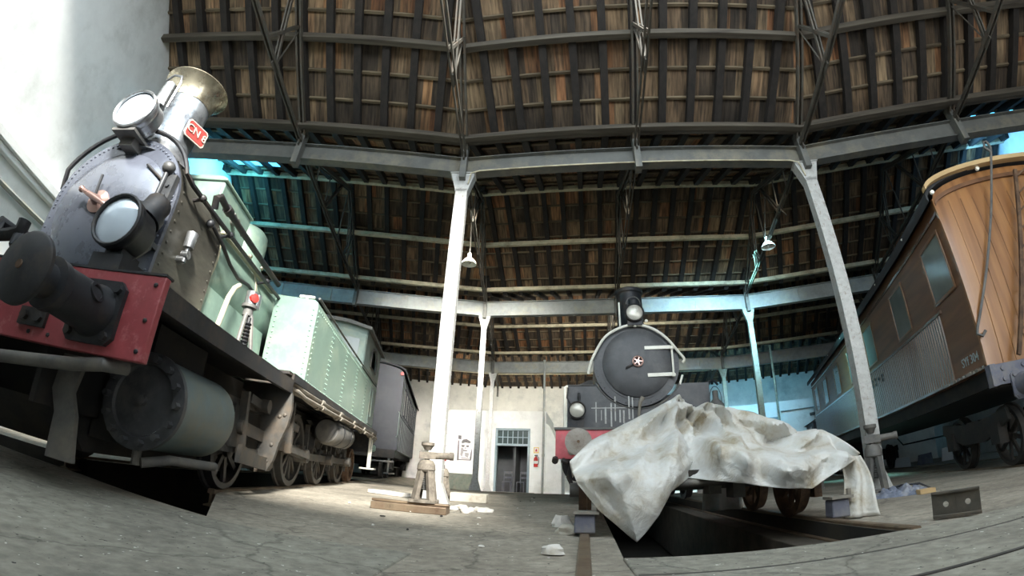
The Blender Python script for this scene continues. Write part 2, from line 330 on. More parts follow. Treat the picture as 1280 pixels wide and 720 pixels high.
def concrete(name, col, dark):
    m, t, N, L, p = nodes(name)
    tc = N.new('ShaderNodeTexCoord')
    def noise(s, d=8, r=0.65):
        n = N.new('ShaderNodeTexNoise'); n.inputs['Scale'].default_value = s; n.inputs['Detail'].default_value = d; n.inputs['Roughness'].default_value = r
        L.new(tc.outputs['Object'], n.inputs['Vector']); return n
    n1 = noise(1.3); n2 = noise(14); n3 = noise(46, 4)
    cr = N.new('ShaderNodeValToRGB'); cr.color_ramp.elements[0].color = (*dark, 1); cr.color_ramp.elements[1].color = (*col, 1)
    cr.color_ramp.elements[0].position = 0.36; cr.color_ramp.elements[1].position = 0.60
    L.new(n1.outputs[0], cr.inputs[0])
    r = N.new('ShaderNodeMapRange'); r.inputs[1].default_value = 0.35; r.inputs[2].default_value = 0.65; r.inputs[3].default_value = 0.72; r.inputs[4].default_value = 1.22
    L.new(n2.outputs[0], r.inputs[0])
    mx = N.new('ShaderNodeMix'); mx.data_type = 'RGBA'; mx.blend_type = 'MULTIPLY'; mx.inputs[0].default_value = 1
    L.new(cr.outputs[0], mx.inputs[6]); L.new(r.outputs[0], mx.inputs[7])
    # dark and pale grit specks
    for sc, thr, c in ((38, 0.70, (0.03, 0.028, 0.024)), (27, 0.715, (0.6, 0.58, 0.52))):
        q = noise(sc, 2, 0.5)
        rr = N.new('ShaderNodeMapRange'); rr.inputs[1].default_value = thr; rr.inputs[2].default_value = thr + 0.02
        L.new(q.outputs[0], rr.inputs[0])
        m2 = N.new('ShaderNodeMix'); m2.data_type = 'RGBA'; L.new(rr.outputs[0], m2.inputs[0]); L.new(mx.outputs[2], m2.inputs[6]); m2.inputs[7].default_value = (*c, 1); mx = m2
    # hairline cracks
    vo = N.new('ShaderNodeTexVoronoi'); vo.feature = 'DISTANCE_TO_EDGE'; vo.inputs['Scale'].default_value = 0.8
    wv = N.new('ShaderNodeVectorMath'); wv.operation = 'ADD'
    sc_ = N.new('ShaderNodeVectorMath'); sc_.operation = 'SCALE'; sc_.inputs['Scale'].default_value = 0.35
    n4 = noise(2.4, 5); L.new(n4.outputs['Color'], sc_.inputs[0]); L.new(tc.outputs['Object'], wv.inputs[0]); L.new(sc_.outputs[0], wv.inputs[1])
    L.new(wv.outputs[0], vo.inputs['Vector'])
    rc = N.new('ShaderNodeMapRange'); rc.inputs[1].default_value = 0.0; rc.inputs[2].default_value = 0.012; rc.inputs[3].default_value = 0.55; rc.inputs[4].default_value = 1.0
    L.new(vo.outputs[0], rc.inputs[0])
    m3_ = N.new('ShaderNodeMix'); m3_.data_type = 'RGBA'; m3_.blend_type = 'MULTIPLY'; m3_.inputs[0].default_value = 1
    L.new(mx.outputs[2], m3_.inputs[6]); L.new(rc.outputs[0], m3_.inputs[7])
    L.new(m3_.outputs[2], p.inputs['Base Color']); p.inputs['Roughness'].default_value = 0.85
    b = N.new('ShaderNodeBump'); b.inputs['Strength'].default_value = 0.5; b.inputs['Distance'].default_value = 0.012
    ad = N.new('ShaderNodeMath'); ad.operation = 'MULTIPLY'; L.new(n2.outputs[0], ad.inputs[0]); L.new(n3.outputs[0], ad.inputs[1])
    L.new(ad.outputs[0], b.inputs['Height']); L.new(b.outputs[0], p.inputs['Normal'])
    return m
M['floor'] = concrete('dusty_concrete_floor', (0.30, 0.27, 0.215), (0.19, 0.17, 0.135))
M['kerb'] = concrete('worn_grey_kerb', (0.255, 0.245, 0.20), (0.175, 0.165, 0.135))
M['pit'] = mat('dark_pit_masonry', (0.018, 0.016, 0.012), 0.95, 0, 0.4, 4, (0.035, 0.028, 0.018), 0.4, 2, 0.4)  # one near-black tone for the pit lining

def tiles():
    m, t, N, L, p = nodes('clay_roof_tile_underside')
    tc = N.new('ShaderNodeTexCoord')
    wn = N.new('ShaderNodeAttribute'); wn.attribute_name = 'tile_tone'
    cr = N.new('ShaderNodeValToRGB'); e = cr.color_ramp.elements
    e[0].position = 0.0; e[0].color = (0.045, 0.033, 0.022, 1); e[1].position = 1.0; e[1].color = (0.24, 0.13, 0.06, 1)
    for pos, c in ((0.3, (0.09, 0.062, 0.038, 1)), (0.6, (0.15, 0.097, 0.054, 1)), (0.8, (0.21, 0.148, 0.085, 1)), (0.9, (0.22, 0.095, 0.040, 1))):
        k = e.new(pos); k.color = c
    L.new(wn.outputs['Fac'], cr.inputs[0])
    mp = N.new('ShaderNodeMapping'); mp.inputs['Scale'].default_value = (26, 2.2, 2.2); L.new(tc.outputs['Object'], mp.inputs[0])
    n1 = N.new('ShaderNodeTexNoise'); n1.inputs['Scale'].default_value = 1.0; n1.inputs['Detail'].default_value = 5; L.new(mp.outputs[0], n1.inputs['Vector'])
    r = N.new('ShaderNodeMapRange'); r.inputs[1].default_value = 0.35; r.inputs[2].default_value = 0.65; r.inputs[3].default_value = 0.45; r.inputs[4].default_value = 1.5
    L.new(n1.outputs[0], r.inputs[0])
    n2 = N.new('ShaderNodeTexNoise'); n2.inputs['Scale'].default_value = 0.9; n2.inputs['Detail'].default_value = 5; L.new(tc.outputs['Object'], n2.inputs['Vector'])
    r2 = N.new('ShaderNodeMapRange'); r2.inputs[1].default_value = 0.35; r2.inputs[2].default_value = 0.65; r2.inputs[3].default_value = 0.5; r2.inputs[4].default_value = 1.25
    L.new(n2.outputs[0], r2.inputs[0])
    kk = N.new('ShaderNodeMath'); kk.operation = 'MULTIPLY'; L.new(r.outputs[0], kk.inputs[0]); L.new(r2.outputs[0], kk.inputs[1]); k = kk.outputs[0]
    mx = N.new('ShaderNodeMix'); mx.data_type = 'RGBA'; mx.blend_type = 'MULTIPLY'; mx.inputs[0].default_value = 1
    L.new(cr.outputs[0], mx.inputs[6]); L.new(k, mx.inputs[7]); L.new(mx.outputs[2], p.inputs['Base Color'])
    p.inputs['Roughness'].default_value = 0.85
    b = N.new('ShaderNodeBump'); b.inputs['Strength'].default_value = 0.6; b.inputs['Distance'].default_value = 0.02
    L.new(n1.outputs[0], b.inputs['Height']); L.new(b.outputs[0], p.inputs['Normal'])
    return m
M['tiles'] = tiles()
def sheet():
    m, t, N, L, p = nodes('dusty_plastic_sheet')
    tc = N.new('ShaderNodeTexCoord')
    n1 = N.new('ShaderNodeTexNoise'); n1.inputs['Scale'].default_value = 3.0; n1.inputs['Detail'].default_value = 7; n1.inputs['Roughness'].default_value = 0.7
    L.new(tc.outputs['Object'], n1.inputs['Vector'])
    cr = N.new('ShaderNodeValToRGB'); e = cr.color_ramp.elements
    e[0].position = 0.33; e[0].color = (0.46, 0.39, 0.27, 1); e[1].position = 0.58; e[1].color = (0.76, 0.76, 0.73, 1)
    k = e.new(0.44); k.color = (0.66, 0.63, 0.56, 1)
    L.new(n1.outputs[0], cr.inputs[0])
    p.inputs['Roughness'].default_value = 0.42
    n2 = N.new('ShaderNodeTexNoise'); n2.inputs['Scale'].default_value = 9; n2.inputs['Detail'].default_value = 6; n2.inputs['Distortion'].default_value = 1.5
    L.new(tc.outputs['Object'], n2.inputs['Vector'])
    b = N.new('ShaderNodeBump'); b.inputs['Strength'].default_value = 0.55; b.inputs['Distance'].default_value = 0.03
    L.new(n2.outputs[0], b.inputs['Height'])
    tr = N.new('ShaderNodeBsdfTranslucent'); ms = N.new('ShaderNodeMixShader'); ms.inputs[0].default_value = 0.28
    L.new(cr.outputs[0], p.inputs['Base Color']); L.new(cr.outputs[0], tr.inputs['Color'])
    L.new(b.outputs[0], p.inputs['Normal']); L.new(b.outputs[0], tr.inputs['Normal'])
    L.new(p.outputs[0], ms.inputs[1]); L.new(tr.outputs[0], ms.inputs[2])
    L.new(ms.outputs[0], N['Material Output'].inputs['Surface'])
    return m
M['sheet'] = sheet()
# ------------------------------------------------------------------ the roundhouse: radial frame
OX, OY = -1.2, -12.27                       # centre of the turntable
AZ = {'left': -8.0, 'middle': 10.0, 'right': 28.0}
C9, T9 = math.cos(R(9)), math.tan(R(9))
O3 = Vector((OX, OY, 0))
def polar(az, r, off=0.0, z=0.0):
    a = R(az); return Vector((OX + r * math.sin(a) + off * math.cos(a), OY + r * math.cos(a) - off * math.sin(a), z))
def local(origin, az, x, y, z=0.0):
    a = R(az); return Vector((origin[0] + x * math.cos(a) + y * math.sin(a), origin[1] - x * math.sin(a) + y * math.cos(a), z))
L0 = (-3.06, 1.56)                           # front buffer beam of the left engine
C0 = tuple(local(O3, 10.0, -0.05, 19.35))[:2]  # front buffer beam of the middle engine
R0 = (OX, OY)

# ---- floor with the inspection pits cut out
def pl(o, az, pts): return [local(o, az, x, y) for x, y in pts]
pit_mid = pl(C0, 10, [(-0.70, -4.84), (0.72, -4.84), (0.72, 9), (-0.70, 9)])
pit_left = pl(L0, -8, [(1.50, 0.64), (0.93, 1.90), (0.72, 2.6), (0.72, 16), (-0.70, 16), (-0.70, 2.2), (-2.0, 2.0), (-2.0, 1.32), (0.19, 1.07)])
outer = [Vector((-26, -14, 0)), Vector((40, -14, 0)), Vector((40, 34, 0)), Vector((-26, 34, 0))]
dip = [local(O3, 10, x, y) for x, y in [(-8.6, 24), (8.6, 24), (8.6, 36.6), (-8.6, 36.6)]]
# the pit of the middle road must stop before the dip in the floor behind
pit_mid[1] = local(C0, 10, 0.862, -4.84); pit_mid[2] = local(O3, 10, 0.812, 23.9); pit_mid[3] = local(O3, 10, -0.75, 23.9)
from mathutils.geometry import delaunay_2d_cdt
loops = [outer, pit_left, pit_mid, dip]
vs2, es2, ids = [], [], []
for l in loops:
    n0 = len(vs2); vs2 += [Vector((p.x, p.y)) for p in l]; es2 += [(n0 + k, n0 + (k + 1) % len(l)) for k in range(len(l))]
co, _e, fc, _a, _b, _c = delaunay_2d_cdt(vs2, es2, [], 0, 1e-5)
def inside(p, poly):
    c = False; n = len(poly)
    for k in range(n):
        a, b = poly[k], poly[(k + 1) % n]
        if (a.y > p.y) != (b.y > p.y) and p.x < (b.x - a.x) * (p.y - a.y) / (b.y - a.y) + a.x: c = not c
    return c
mb = MB(); keep = []
for f_ in fc:
    ctr = sum((co[i] for i in f_), Vector((0, 0))) / len(f_)
    if inside(ctr, outer) and not any(inside(ctr, h) for h in (pit_left, pit_mid, dip)): keep.append(tuple(f_))
mb.add([(c.x, c.y, 0) for c in co], keep)
def dipz(u, v):
    x = -8.6 + 17.2 * u; y = 24 + 12.6 * v
    k = max(0.0, min(1.0, (8.6 - abs(x)) / 1.0)); p = local(O3, 10, x, y); p.z = -0.036 * (y - 24) * k * k * (3 - 2 * k)
    return p
mb.grid(34, 10, dipz)
floor = struct('floor', mb, M['floor'])
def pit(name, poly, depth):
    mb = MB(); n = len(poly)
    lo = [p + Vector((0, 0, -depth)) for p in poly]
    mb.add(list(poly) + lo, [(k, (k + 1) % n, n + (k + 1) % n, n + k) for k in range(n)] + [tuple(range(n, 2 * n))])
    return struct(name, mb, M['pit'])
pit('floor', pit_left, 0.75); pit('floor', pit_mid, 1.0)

mb = MB(); mb.b2(0.60, 0.93, -5.0, 4.4, -0.95, -0.13); pose(struct('trim_6', mb, M['ledge'], bevel=0.01), (C0[0], C0[1], 0), 10.0)
# ---- kerb ring round the turntable well (front of the picture)
def ring_slab(r0, r1, a0, a1, z0, z1, mb, n=28):
    V = []
    for k in range(n + 1):
        a = a0 + (a1 - a0) * k / n
        V += [polar(a, r0, 0, z0), polar(a, r0, 0, z1), polar(a, r1, 0, z1), polar(a, r1, 0, z0)]
    F = []
    for k in range(n):
        b = 4 * k
        for i in range(4): F.append((b + i, b + 4 + i, b + 4 + (i + 1) % 4, b + (i + 1) % 4))
    F += [(0, 1, 2, 3), (4 * n + 3, 4 * n + 2, 4 * n + 1, 4 * n)]
    return mb.add(V, F)
mb = MB()
ring_slab(14.295, 14.70, 7.05, 40, -0.25, 0.012, mb); ring_slab(13.765, 14.275, 6.95, 40, -0.25, 0.010, mb)
ring_slab(10.6, 13.745, 6.8, 40, -0.25, 0.006, mb)
kb = struct('trim_1', mb, M['kerb'], bevel=0.008)
for ra_, rb_ in ((14.274, 14.296), (13.744, 13.766)):
    mb = MB(); ring_slab(ra_, rb_, 7.1, 40, -0.05, 0.0095, mb); mb.build('joint', M['joint'], kb)
mb = MB()
ring_slab(10.6, 14.60, -30, 3.0, -0.25, 0.008, mb, 40)
struct('trim_2', mb, M['kerb'], bevel=0.008)

# ---- walls
RIDGE = [(15.0, 7.40), (21.5, 7.10), (27.8, 6.85), (34.0, 6.55)]
VALLEY = [(11.8, 5.60), (18.2, 5.50), (24.65, 5.45), (30.9, 5.25), (37.1, 5.35)]
prof = [(10.4, -0.3), (37.3, -0.5), (37.3, 5.4)]
for k in range(3, -1, -1): prof += [RIDGE[k], VALLEY[k]]
prof += [(10.4, 5.4)]
prof = [(a, b + 0.42 if b > 5 else b) for a, b in prof]
for side, az, w_ in (('left', -17.0, -0.3), ('right', 37.0, 0.3)):
    mb = MB(); mb.prism(prof, (0, 0, 0), (0, 1, 0), (0, 0, 1), (w_, 0, 0))
    pose(struct('wall_' + side, mb, M['white_wall']), (OX, OY, 0), az)
mb = MB()
mb.b2(0.0, 0.14, 11.4, 19.5, 2.86, 2.98); mb.b2(0.0, 0.09, 11.4, 19.5, 2.78, 2.86)
pose(struct('trim_3', mb, M['white_wall'], bevel=0.012), (OX, OY, 0), -17.0)
mb = MB(); mb.tube([(0.07, 11.5, 2.52), (0.07, 19.5, 2.52)], 0.035)
o = pose(mb.build('conduit', M['girder']), (OX, OY, 0), -17.0); tag(o, 'grey pipe on the sunlit white wall below its ledge', 'pipe')
# back wall in three straight lengths
mb = MB()
for az in AZ.values():
    d = 37.1 * C9
    for x0, x1 in ((-d * T9, d * T9),):
        P = [local(O3, az, x0, d), local(O3, az, x1, d), local(O3, az, x1, d + 0.3), local(O3, az, x0, d + 0.3)]
        V = [p + Vector((0, 0, z)) for z in (-0.8, 5.45) for p in P]
        mb.add(V, [(0, 1, 5, 4), (1, 2, 6, 5), (2, 3, 7, 6), (3, 0, 4, 7), (4, 5, 6, 7)])
struct('wall_back', mb, M['grey_wall'])
# unseen front wall, added to block the sun; its height shapes the beam
mb = MB()
for az in AZ.values():
    d = 11.8 * C9
    P = [local(O3, az, x, y) for x, y in ((-d * T9, d), (d * T9, d), (d * T9, d - 0.25), (-d * T9, d - 0.25))]
    mb.add([p + Vector((0, 0, z)) for z in (-0.3, 5.62 if az > 20 else 4.3) for p in P], [(1, 0, 4, 5), (2, 1, 5, 6), (3, 2, 6, 7), (0, 3, 7, 4), (4, 7, 6, 5)])
struct('wall_front', mb, M['white_wall'])

# ---- tiled roof slopes: one panel for each slope of each bay of each sector
TR = random.Random(5)
def slope_panel(az, ra, za, rb, zb, xlim=None, valley=None):
    """rows of tiles from radius ra (height za) to rb (zb), seen from below, with a batten under every row"""
    ya, yb = ra * C9, rb * C9
    n = max(3, int(round(math.hypot(yb - ya, zb - za) / 0.475)))
    mb = MB(); tones = []
    def xl(y): return y * T9
    for k in range(n):
        y0 = ya + (yb - ya) * k / n; y1 = ya + (yb - ya) * (k + 1) / n
        z0 = za + (zb - za) * k / n; z1 = za + (zb - za) * (k + 1) / n
        dz = 0.035
        h0, h1 = (dz, 0.0) if zb < za else (0.0, dz)
        lo0, lo1 = -xl(y0), -xl(y1); hi0, hi1 = xl(y0), xl(y1)
        if xlim: lo0 = max(lo0, xlim); lo1 = max(lo1, xlim)
        X = max(hi0, hi1); tw = 0.154; q = int(-X / tw) - 1; run = 0
        while q * tw < X:
            xa, xb = q * tw, (q + 1) * tw
            c = lambda x, l, h: min(max(x, l), h)
            P = [(c(xa, lo0, hi0), y0, z0 + h0), (c(xb, lo0, hi0), y0, z0 + h0), (c(xb, lo1, hi1), y1, z1 + h1), (c(xa, lo1, hi1), y1, z1 + h1)]
            if P[1][0] - P[0][0] > 1e-4 or P[2][0] - P[3][0] > 1e-4:
                if P[1][0] - P[0][0] < 1e-4: P.pop(1); mb.add(P, [(2, 1, 0)])
                elif P[2][0] - P[3][0] < 1e-4: P.pop(2); mb.add(P, [(2, 1, 0)])
                else: mb.add(P, [(3, 2, 1, 0)])
                if run <= 0: tone = TR.random(); run = TR.choice((1, 1, 2, 2, 3))
                run -= 1; tones.append(min(1, max(0, tone + TR.uniform(-0.12, 0.12))))
            q += 1
        yb_, zb_, lo, hi = (y1, z1, lo1, hi1) if zb < za else (y0, z0, lo0, hi0)
        mb.cur = 1
        mb.add([(lo, yb_, zb_), (hi, yb_, zb_), (hi, yb_, zb_ + dz + 0.01), (lo, yb_, zb_ + dz + 0.01)], [(0, 1, 2, 3)])
        mb.b2(lo, hi, yb_ - 0.024, yb_ + 0.024, zb_ - 0.035, zb_ + 0.004)
        mb.cur = 0; tones += [0.5] * 7
    if valley:
        y, z = valley[0] * C9, valley[1]
        mb.add([(-y * T9, y, z), (y * T9, y, z), (ya * T9, ya, za), (-ya * T9, ya, za)], [(3, 2, 1, 0)]); tones.append(0.3)
    o = struct('ceiling', mb, [M['tiles'], M['batten']])
    at = o.data.attributes.new('tile_tone', 'FLOAT', 'FACE'); at.data.foreach_set('value', tones)
    return pose(o, (OX, OY, 0), az)
for az in AZ.values():
    for b in range(4):
        (rr, rz), (va, vza), (vb, vzb) = RIDGE[b], VALLEY[b], VALLEY[b + 1]
        if b > 0: slope_panel(az, va - 0.06, vza + (0.35 if b == 1 else 0.28), rr, rz, valley=(va - 0.16, vza + (0.25 if b == 1 else 0.18)))
        slope_panel(az, rr, rz, vb - (0.15 if b < 3 else 0.0), vzb + (0.27 if b == 0 else 0.2 if b < 3 else 0.0))
slope_panel(28.0, VALLEY[0][0] - 0.6, VALLEY[0][1] - 0.3, RIDGE[0][0], RIDGE[0][1])  # unseen overhead slope, added to keep the sun off this side
slope_panel(-8.0, 12.9, 6.24, RIDGE[0][0], RIDGE[0][1])  # unseen part slope, shaped to fade the sun on the end wall

# ---- rafters, purlins, girders, columns and trusses
def slope_line(ra, za, rb, zb):
    return lambda y: za + (zb - za) * (y / C9 - ra) / (rb - ra)
BAYN = ['nearest', 'second', 'third', 'farthest']
OVER = {'left': 'green engine', 'middle': 'black engine', 'right': 'teak coach'}
ORD = 'first second third fourth fifth sixth seventh eighth ninth tenth eleventh twelfth thirteenth fourteenth fifteenth sixteenth seventeenth eighteenth nineteenth twentieth twenty-first twenty-second twenty-third twenty-fourth twenty-fifth twenty-sixth twenty-seventh twenty-eighth'.split()
def rafters(az, side, b, outer_slope=True):
    (rr, rz) = RIDGE[b]
    if outer_slope:
        vb, vzb = VALLEY[b + 1]; ra, za, rb, zb = rr, rz, vb - (0.15 if b < 3 else 0.02), vzb + (0.27 if b == 0 else 0.2 if b < 3 else 0.0)
    else:
        va, vza = VALLEY[b]; ra, za, rb, zb = va - 0.12, vza + (0.33 if b == 1 else 0.26), rr, rz
    zf = slope_line(ra, za, rb, zb); ya, yb = ra * C9, rb * C9
    step = 0.462; n = int(yb * T9 / step); q = -1
    for k in range(-n, n + 1):
        x = k * step
        y0 = max(ya, (abs(x) + 0.04) / T9)
        if yb - y0 < 0.12: continue
        mb = MB(); mb.bar((x, y0, zf(y0) - 0.085), (x, yb, zf(yb) - 0.085), 0.115, 0.13)
        o = pose(mb.build('rafter', M['rafter']), (OX, OY, 0), az)
        q += 1; tag(o, '%s %s-bay %srafter over %s from sunlit wall' % (ORD[q], BAYN[b], '' if outer_slope else 'inner ', OVER[side]), 'rafter', 'rafters under the roof tiles')
for side, az in AZ.items():
    for b in range(4): rafters(az, side, b)
    rafters(az, side, 1, False)
    if side == 'middle': rafters(az, side, 2, False)

PUR = [(0, 16.6, 'dark mid-slope'), (0, 17.93, 'dark eave'), (1, 21.25, 'cream ridge'), (1, 22.77, 'cream mid-slope'), (1, 24.2, 'cream eave'), (2, 28.97, 'cream mid-slope'), (2, 30.4, 'cream eave'), (3, 35.6, 'cream eave')]
for side, az in AZ.items():
    for b, r, nm in PUR:
        (rr, rz) = RIDGE[b]; vb, vzb = VALLEY[b + 1]
        zf = slope_line(rr, rz, vb - (0.15 if b < 3 else 0.02), vzb + (0.27 if b == 0 else 0.2 if b < 3 else 0.0))
        y = r * C9; z = zf(max(y, rr * C9)) - 0.15
        h = 0.17 if b == 0 and r > 17 else 0.11
        mb = MB()
        mb.b2(-y * T9, y * T9, y - 0.055, y + 0.055, z - h, z)
        if b == 0 and r > 17: mb.b2(-y * T9, y * T9, y - 0.16, y - 0.05, z - h - 0.02, z - h + 0.03)
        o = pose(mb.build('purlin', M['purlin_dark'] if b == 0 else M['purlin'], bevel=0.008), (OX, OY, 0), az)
        tag(o, '%s purlin of the %s roof bay over the %s' % (nm, BAYN[b], OVER[side]), 'purlin', 'roof purlins')
RING = [(18.2, 5.06, 5.36), (24.65, 4.94, 5.36), (30.9, 4.67, 5.13)]
RN = ['nearest', 'second', 'third']
for side, az in AZ.items():
    for i, (r, zb, zt) in enumerate(RING):
        d = r * C9; x = d * T9
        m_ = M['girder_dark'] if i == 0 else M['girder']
        t = thing('girder', 'grey girder on the %s column ring over the %s' % (RN[i], OVER[side]), 'girder', (OX, OY, 0), az, 'ring girders under the roof valleys')
        mb = MB(); mb.b2(-x, x, d - 0.012, d + 0.012, zb, zt)
        nst = 5 if i else 3
        if i:
            for k in range(-nst, nst + 1): mb.b2(k * x / nst - 0.012, k * x / nst + 0.012, d - 0.035, d - 0.012, zb + 0.02, zt - 0.02)
        mb.build('web', m_, t)
        mb = MB(); mb.b2(-x, x, d - 0.09, d + 0.09, zb - 0.014, zb); mb.build('bottom_flange', m_, t)
        mb = MB(); mb.b2(-x, x, d - 0.09, d + 0.09, zt, zt + 0.014)
        k = -x + 0.1
        while k < x:
            mb.rivet((k, d - 0.05, zt + 0.014), (0, 0, 1), 0.016, 5); mb.rivet((k, d - 0.05, zt - 0.0), (0, -0.3, -1), 0.014, 5); k += 0.16
        mb.build('top_flange', m_, t)
def column(az, i, side):
    r, zb, zt = RING[i]
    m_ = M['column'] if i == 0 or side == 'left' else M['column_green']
    where = {('left', 0): 'broad pale column standing behind the rusty jack', ('right', 0): 'broad grey column between the teak coach and grey jack',
             ('left', 1): 'slim pale column standing beside the poster', ('right', 1): 'slim green-tinted column rising behind the plastic sheet',
             ('left', 2): 'slim grey column standing against the doorway frame', ('right', 2): 'slim green-tinted column beside the lantern of the black engine',
             ('outer_left', 0): 'column hidden behind the left engine', ('outer_right', 0): 'column hidden behind the brown coach'}[(side, i)]
    t = thing('column', where, 'column', polar(az, r, 0, 0), az, 'iron roof columns')
    wd = 0.19 if i == 0 else 0.15
    zf = -0.03 if i < 2 else -0.26
    mb = MB(); mb.b2(-wd / 2, wd / 2, -wd / 2, wd / 2, zf + 0.3, zb - 0.34)
    for z in [0.45 + 0.16 * k for k in range(int((zb - 1.0) / 0.16))]:
        for s_ in (-1, 1): mb.rivet((s_ * wd * 0.36, -wd / 2, z), (0, -1, 0), 0.011, 5); mb.rivet((-wd / 2 if az > 10 else wd / 2, s_ * wd * 0.36, z), (-1 if az > 10 else 1, 0, 0), 0.011, 5)
    mb.build('shaft', m_, t, bevel=0.004)
    a, c = wd / 2, (0.19 if i == 0 else 0.17)
    mb = MB()
    mb.prism([(-a, 0), (-c, 0.34), (-c, 0.38), (c, 0.38), (c, 0.34), (a, 0)], (0, -a, zb - 0.395), (1, 0, 0), (0, 0, 1), (0, wd, 0))
    mb.b2(-c - 0.02, c + 0.02, -a - 0.02, a + 0.02, zb - 0.03, zb - 0.014)
    mb.build('capital', m_, t)
    mb = MB(); mb.prism([(-a, 0.32), (-a * 2.3, 0.02), (-a * 2.3, 0), (a * 2.3, 0), (a * 2.3, 0.02), (a, 0.32)], (0, -a, zf - 0.01), (1, 0, 0), (0, 0, 1), (0, wd, 0))
    mb.build('base', m_, t)
    return t
for side, az in (('left', 1.0), ('right', 19.0)):
    for i in range(3): column(az, i, side)
TN = {-8.0: 'over the green engine', 1.0: 'over the rusty jack', 10.0: 'over the black engine', 19.0: 'over the grey jack', 28.0: 'over the teak coach'}
def truss(az, b):
    (va, za), (rr, rz), (vb, zb) = VALLEY[b], RIDGE[b], VALLEY[b + 1]
    f = C9 if az in (-8.0, 10.0, 28.0) else 1.0
    ya, yr, yb = va * f, rr * f, vb * f
    t = thing('roof_truss', 'brown iron roof truss of the %s bay %s' % (BAYN[b], TN[az]), 'truss', (OX, OY, 0), az, 'iron roof trusses')
    zt = 5.28 if b == 0 else 5.30 if b == 1 else 5.15 if b == 2 else 5.1
    drop = 0.30
    def ch(y): return (za + 0.1 + (rz - za - 0.1) * (y - ya) / (yr - ya) if y < yr else zb + 0.2 + (rz - zb - 0.2) * (yb - y) / (yb - yr)) - drop
    def dbl(p0, p1, w_, h_, nm, gap=0.035, up=(1, 0, 0)):
        mb = MB()
        for s_ in (-1, 1): mb.bar(Vector(p0) + Vector((s_ * gap, 0, 0)), Vector(p1) + Vector((s_ * gap, 0, 0)), w_, h_, (0, 0, 1))
        return mb.build(nm, M['truss'], t)
    dbl((0, ya + 0.12, ch(ya + 0.12)), (0, yr, ch(yr)), 0.03, 0.09, 'top_chord')
    dbl((0, yr, ch(yr)), (0, yb - 0.12, ch(yb - 0.12)), 0.03, 0.09, 'top_chord')
    dbl((0, ya + 0.12, zt), (0, yb - 0.12, zt + 0.05), 0.022, 0.06, 'tie_bar', 0.028)
    mb = MB(); mb.cyl((0, yr, zt), (0, yr, ch(yr)), 0.018, n=8); mb.build('king_post', M['truss'], t)
    L_ = yb - ya
    for k0, k1 in ((0.29, 0.42), (0.29, 0.27), (0.17, 0.15), (0.71, 0.60), (0.63, 0.72), (0.71, 0.73)):
        y0, y1 = ya + L_ * k0, ya + L_ * k1
        if abs(k0 - k1) > 0.05: dbl((0, y0, zt + 0.02), (0, y1, ch(y1)), 0.022, 0.05, 'strut', 0.024)
        else:
            mb = MB(); mb.cyl((0, y0, zt + 0.02), (0, y1, ch(y1)), 0.013, n=6); mb.build('tie_rod', M['truss'], t)
    for y, sy, sz in ((ya + L_ * 0.29, 0.22, 0.16), (ya + L_ * 0.71, 0.22, 0.16), (yb - 0.12, 0.3, 0.2)):
        mb = MB(); mb.box((0, y, zt + 0.045), (0.02, sy, sz)); mb.build('gusset_plate', M['truss'], t)
    mb = MB(); mb.b2(-0.05, 0.05, yb - 0.2, yb - 0.02, VALLEY[b + 1][1] - 0.62, VALLEY[b + 1][1] + 0.1); mb.build('shoe', M['girder_dark'], t)
for az in (-8.0, 1.0, 10.0, 19.0, 28.0):
    for b in range(4): truss(az, b)
# blue and clear glazing let into the hidden inner slopes
for side, az, b, x0, x1, m_, nm in (('left', -8.0, 1, -2.9, -1.6, 'blue_pane', 'blue'), ('right', 28.0, 1, 1.2, 2.9, 'blue_pane', 'blue')):
    va, vza = VALLEY[b]; rr, rz = RIDGE[b]
    zf = slope_line(va - 0.06, vza + 0.35, rr, rz); y0, y1 = (va + 1.0) * C9, (va + 2.5) * C9
    mb = MB(); mb.add([(x0, y0, zf(y0) - 0.045), (x1, y0, zf(y0) - 0.045), (x1, y1, zf(y1) - 0.045), (x0, y1, zf(y1) - 0.045)], [(3, 2, 1, 0)])
    o = pose(mb.build('skylight', M[m_], solid=0.02), (OX, OY, 0), az)
    tag(o, 'blue roof light above the %s' % ('sunlit end wall' if side == 'left' else 'wall behind the teak coach'), 'skylight')
# conduit along the nearest girder
d = 18.2 * C9
mb = MB(); mb.tube([(-d * T9 + 0.12, d - 0.1, 4.80), (-d * T9 + 0.16, d - 0.12, 5.0), (-d * T9 + 0.3, d - 0.12, 5.035), (0, d - 0.12, 5.03), (d * T9 - 0.3, d - 0.12, 5.035), (d * T9 - 0.16, d - 0.12, 5.0), (d * T9 - 0.1, d - 0.1, 4.75)], 0.012, 6)
tag(pose(mb.build('cable_conduit', M['purlin']), (OX, OY, 0), 10.0), 'thin pale conduit under the nearest girder over the black engine', 'conduit')

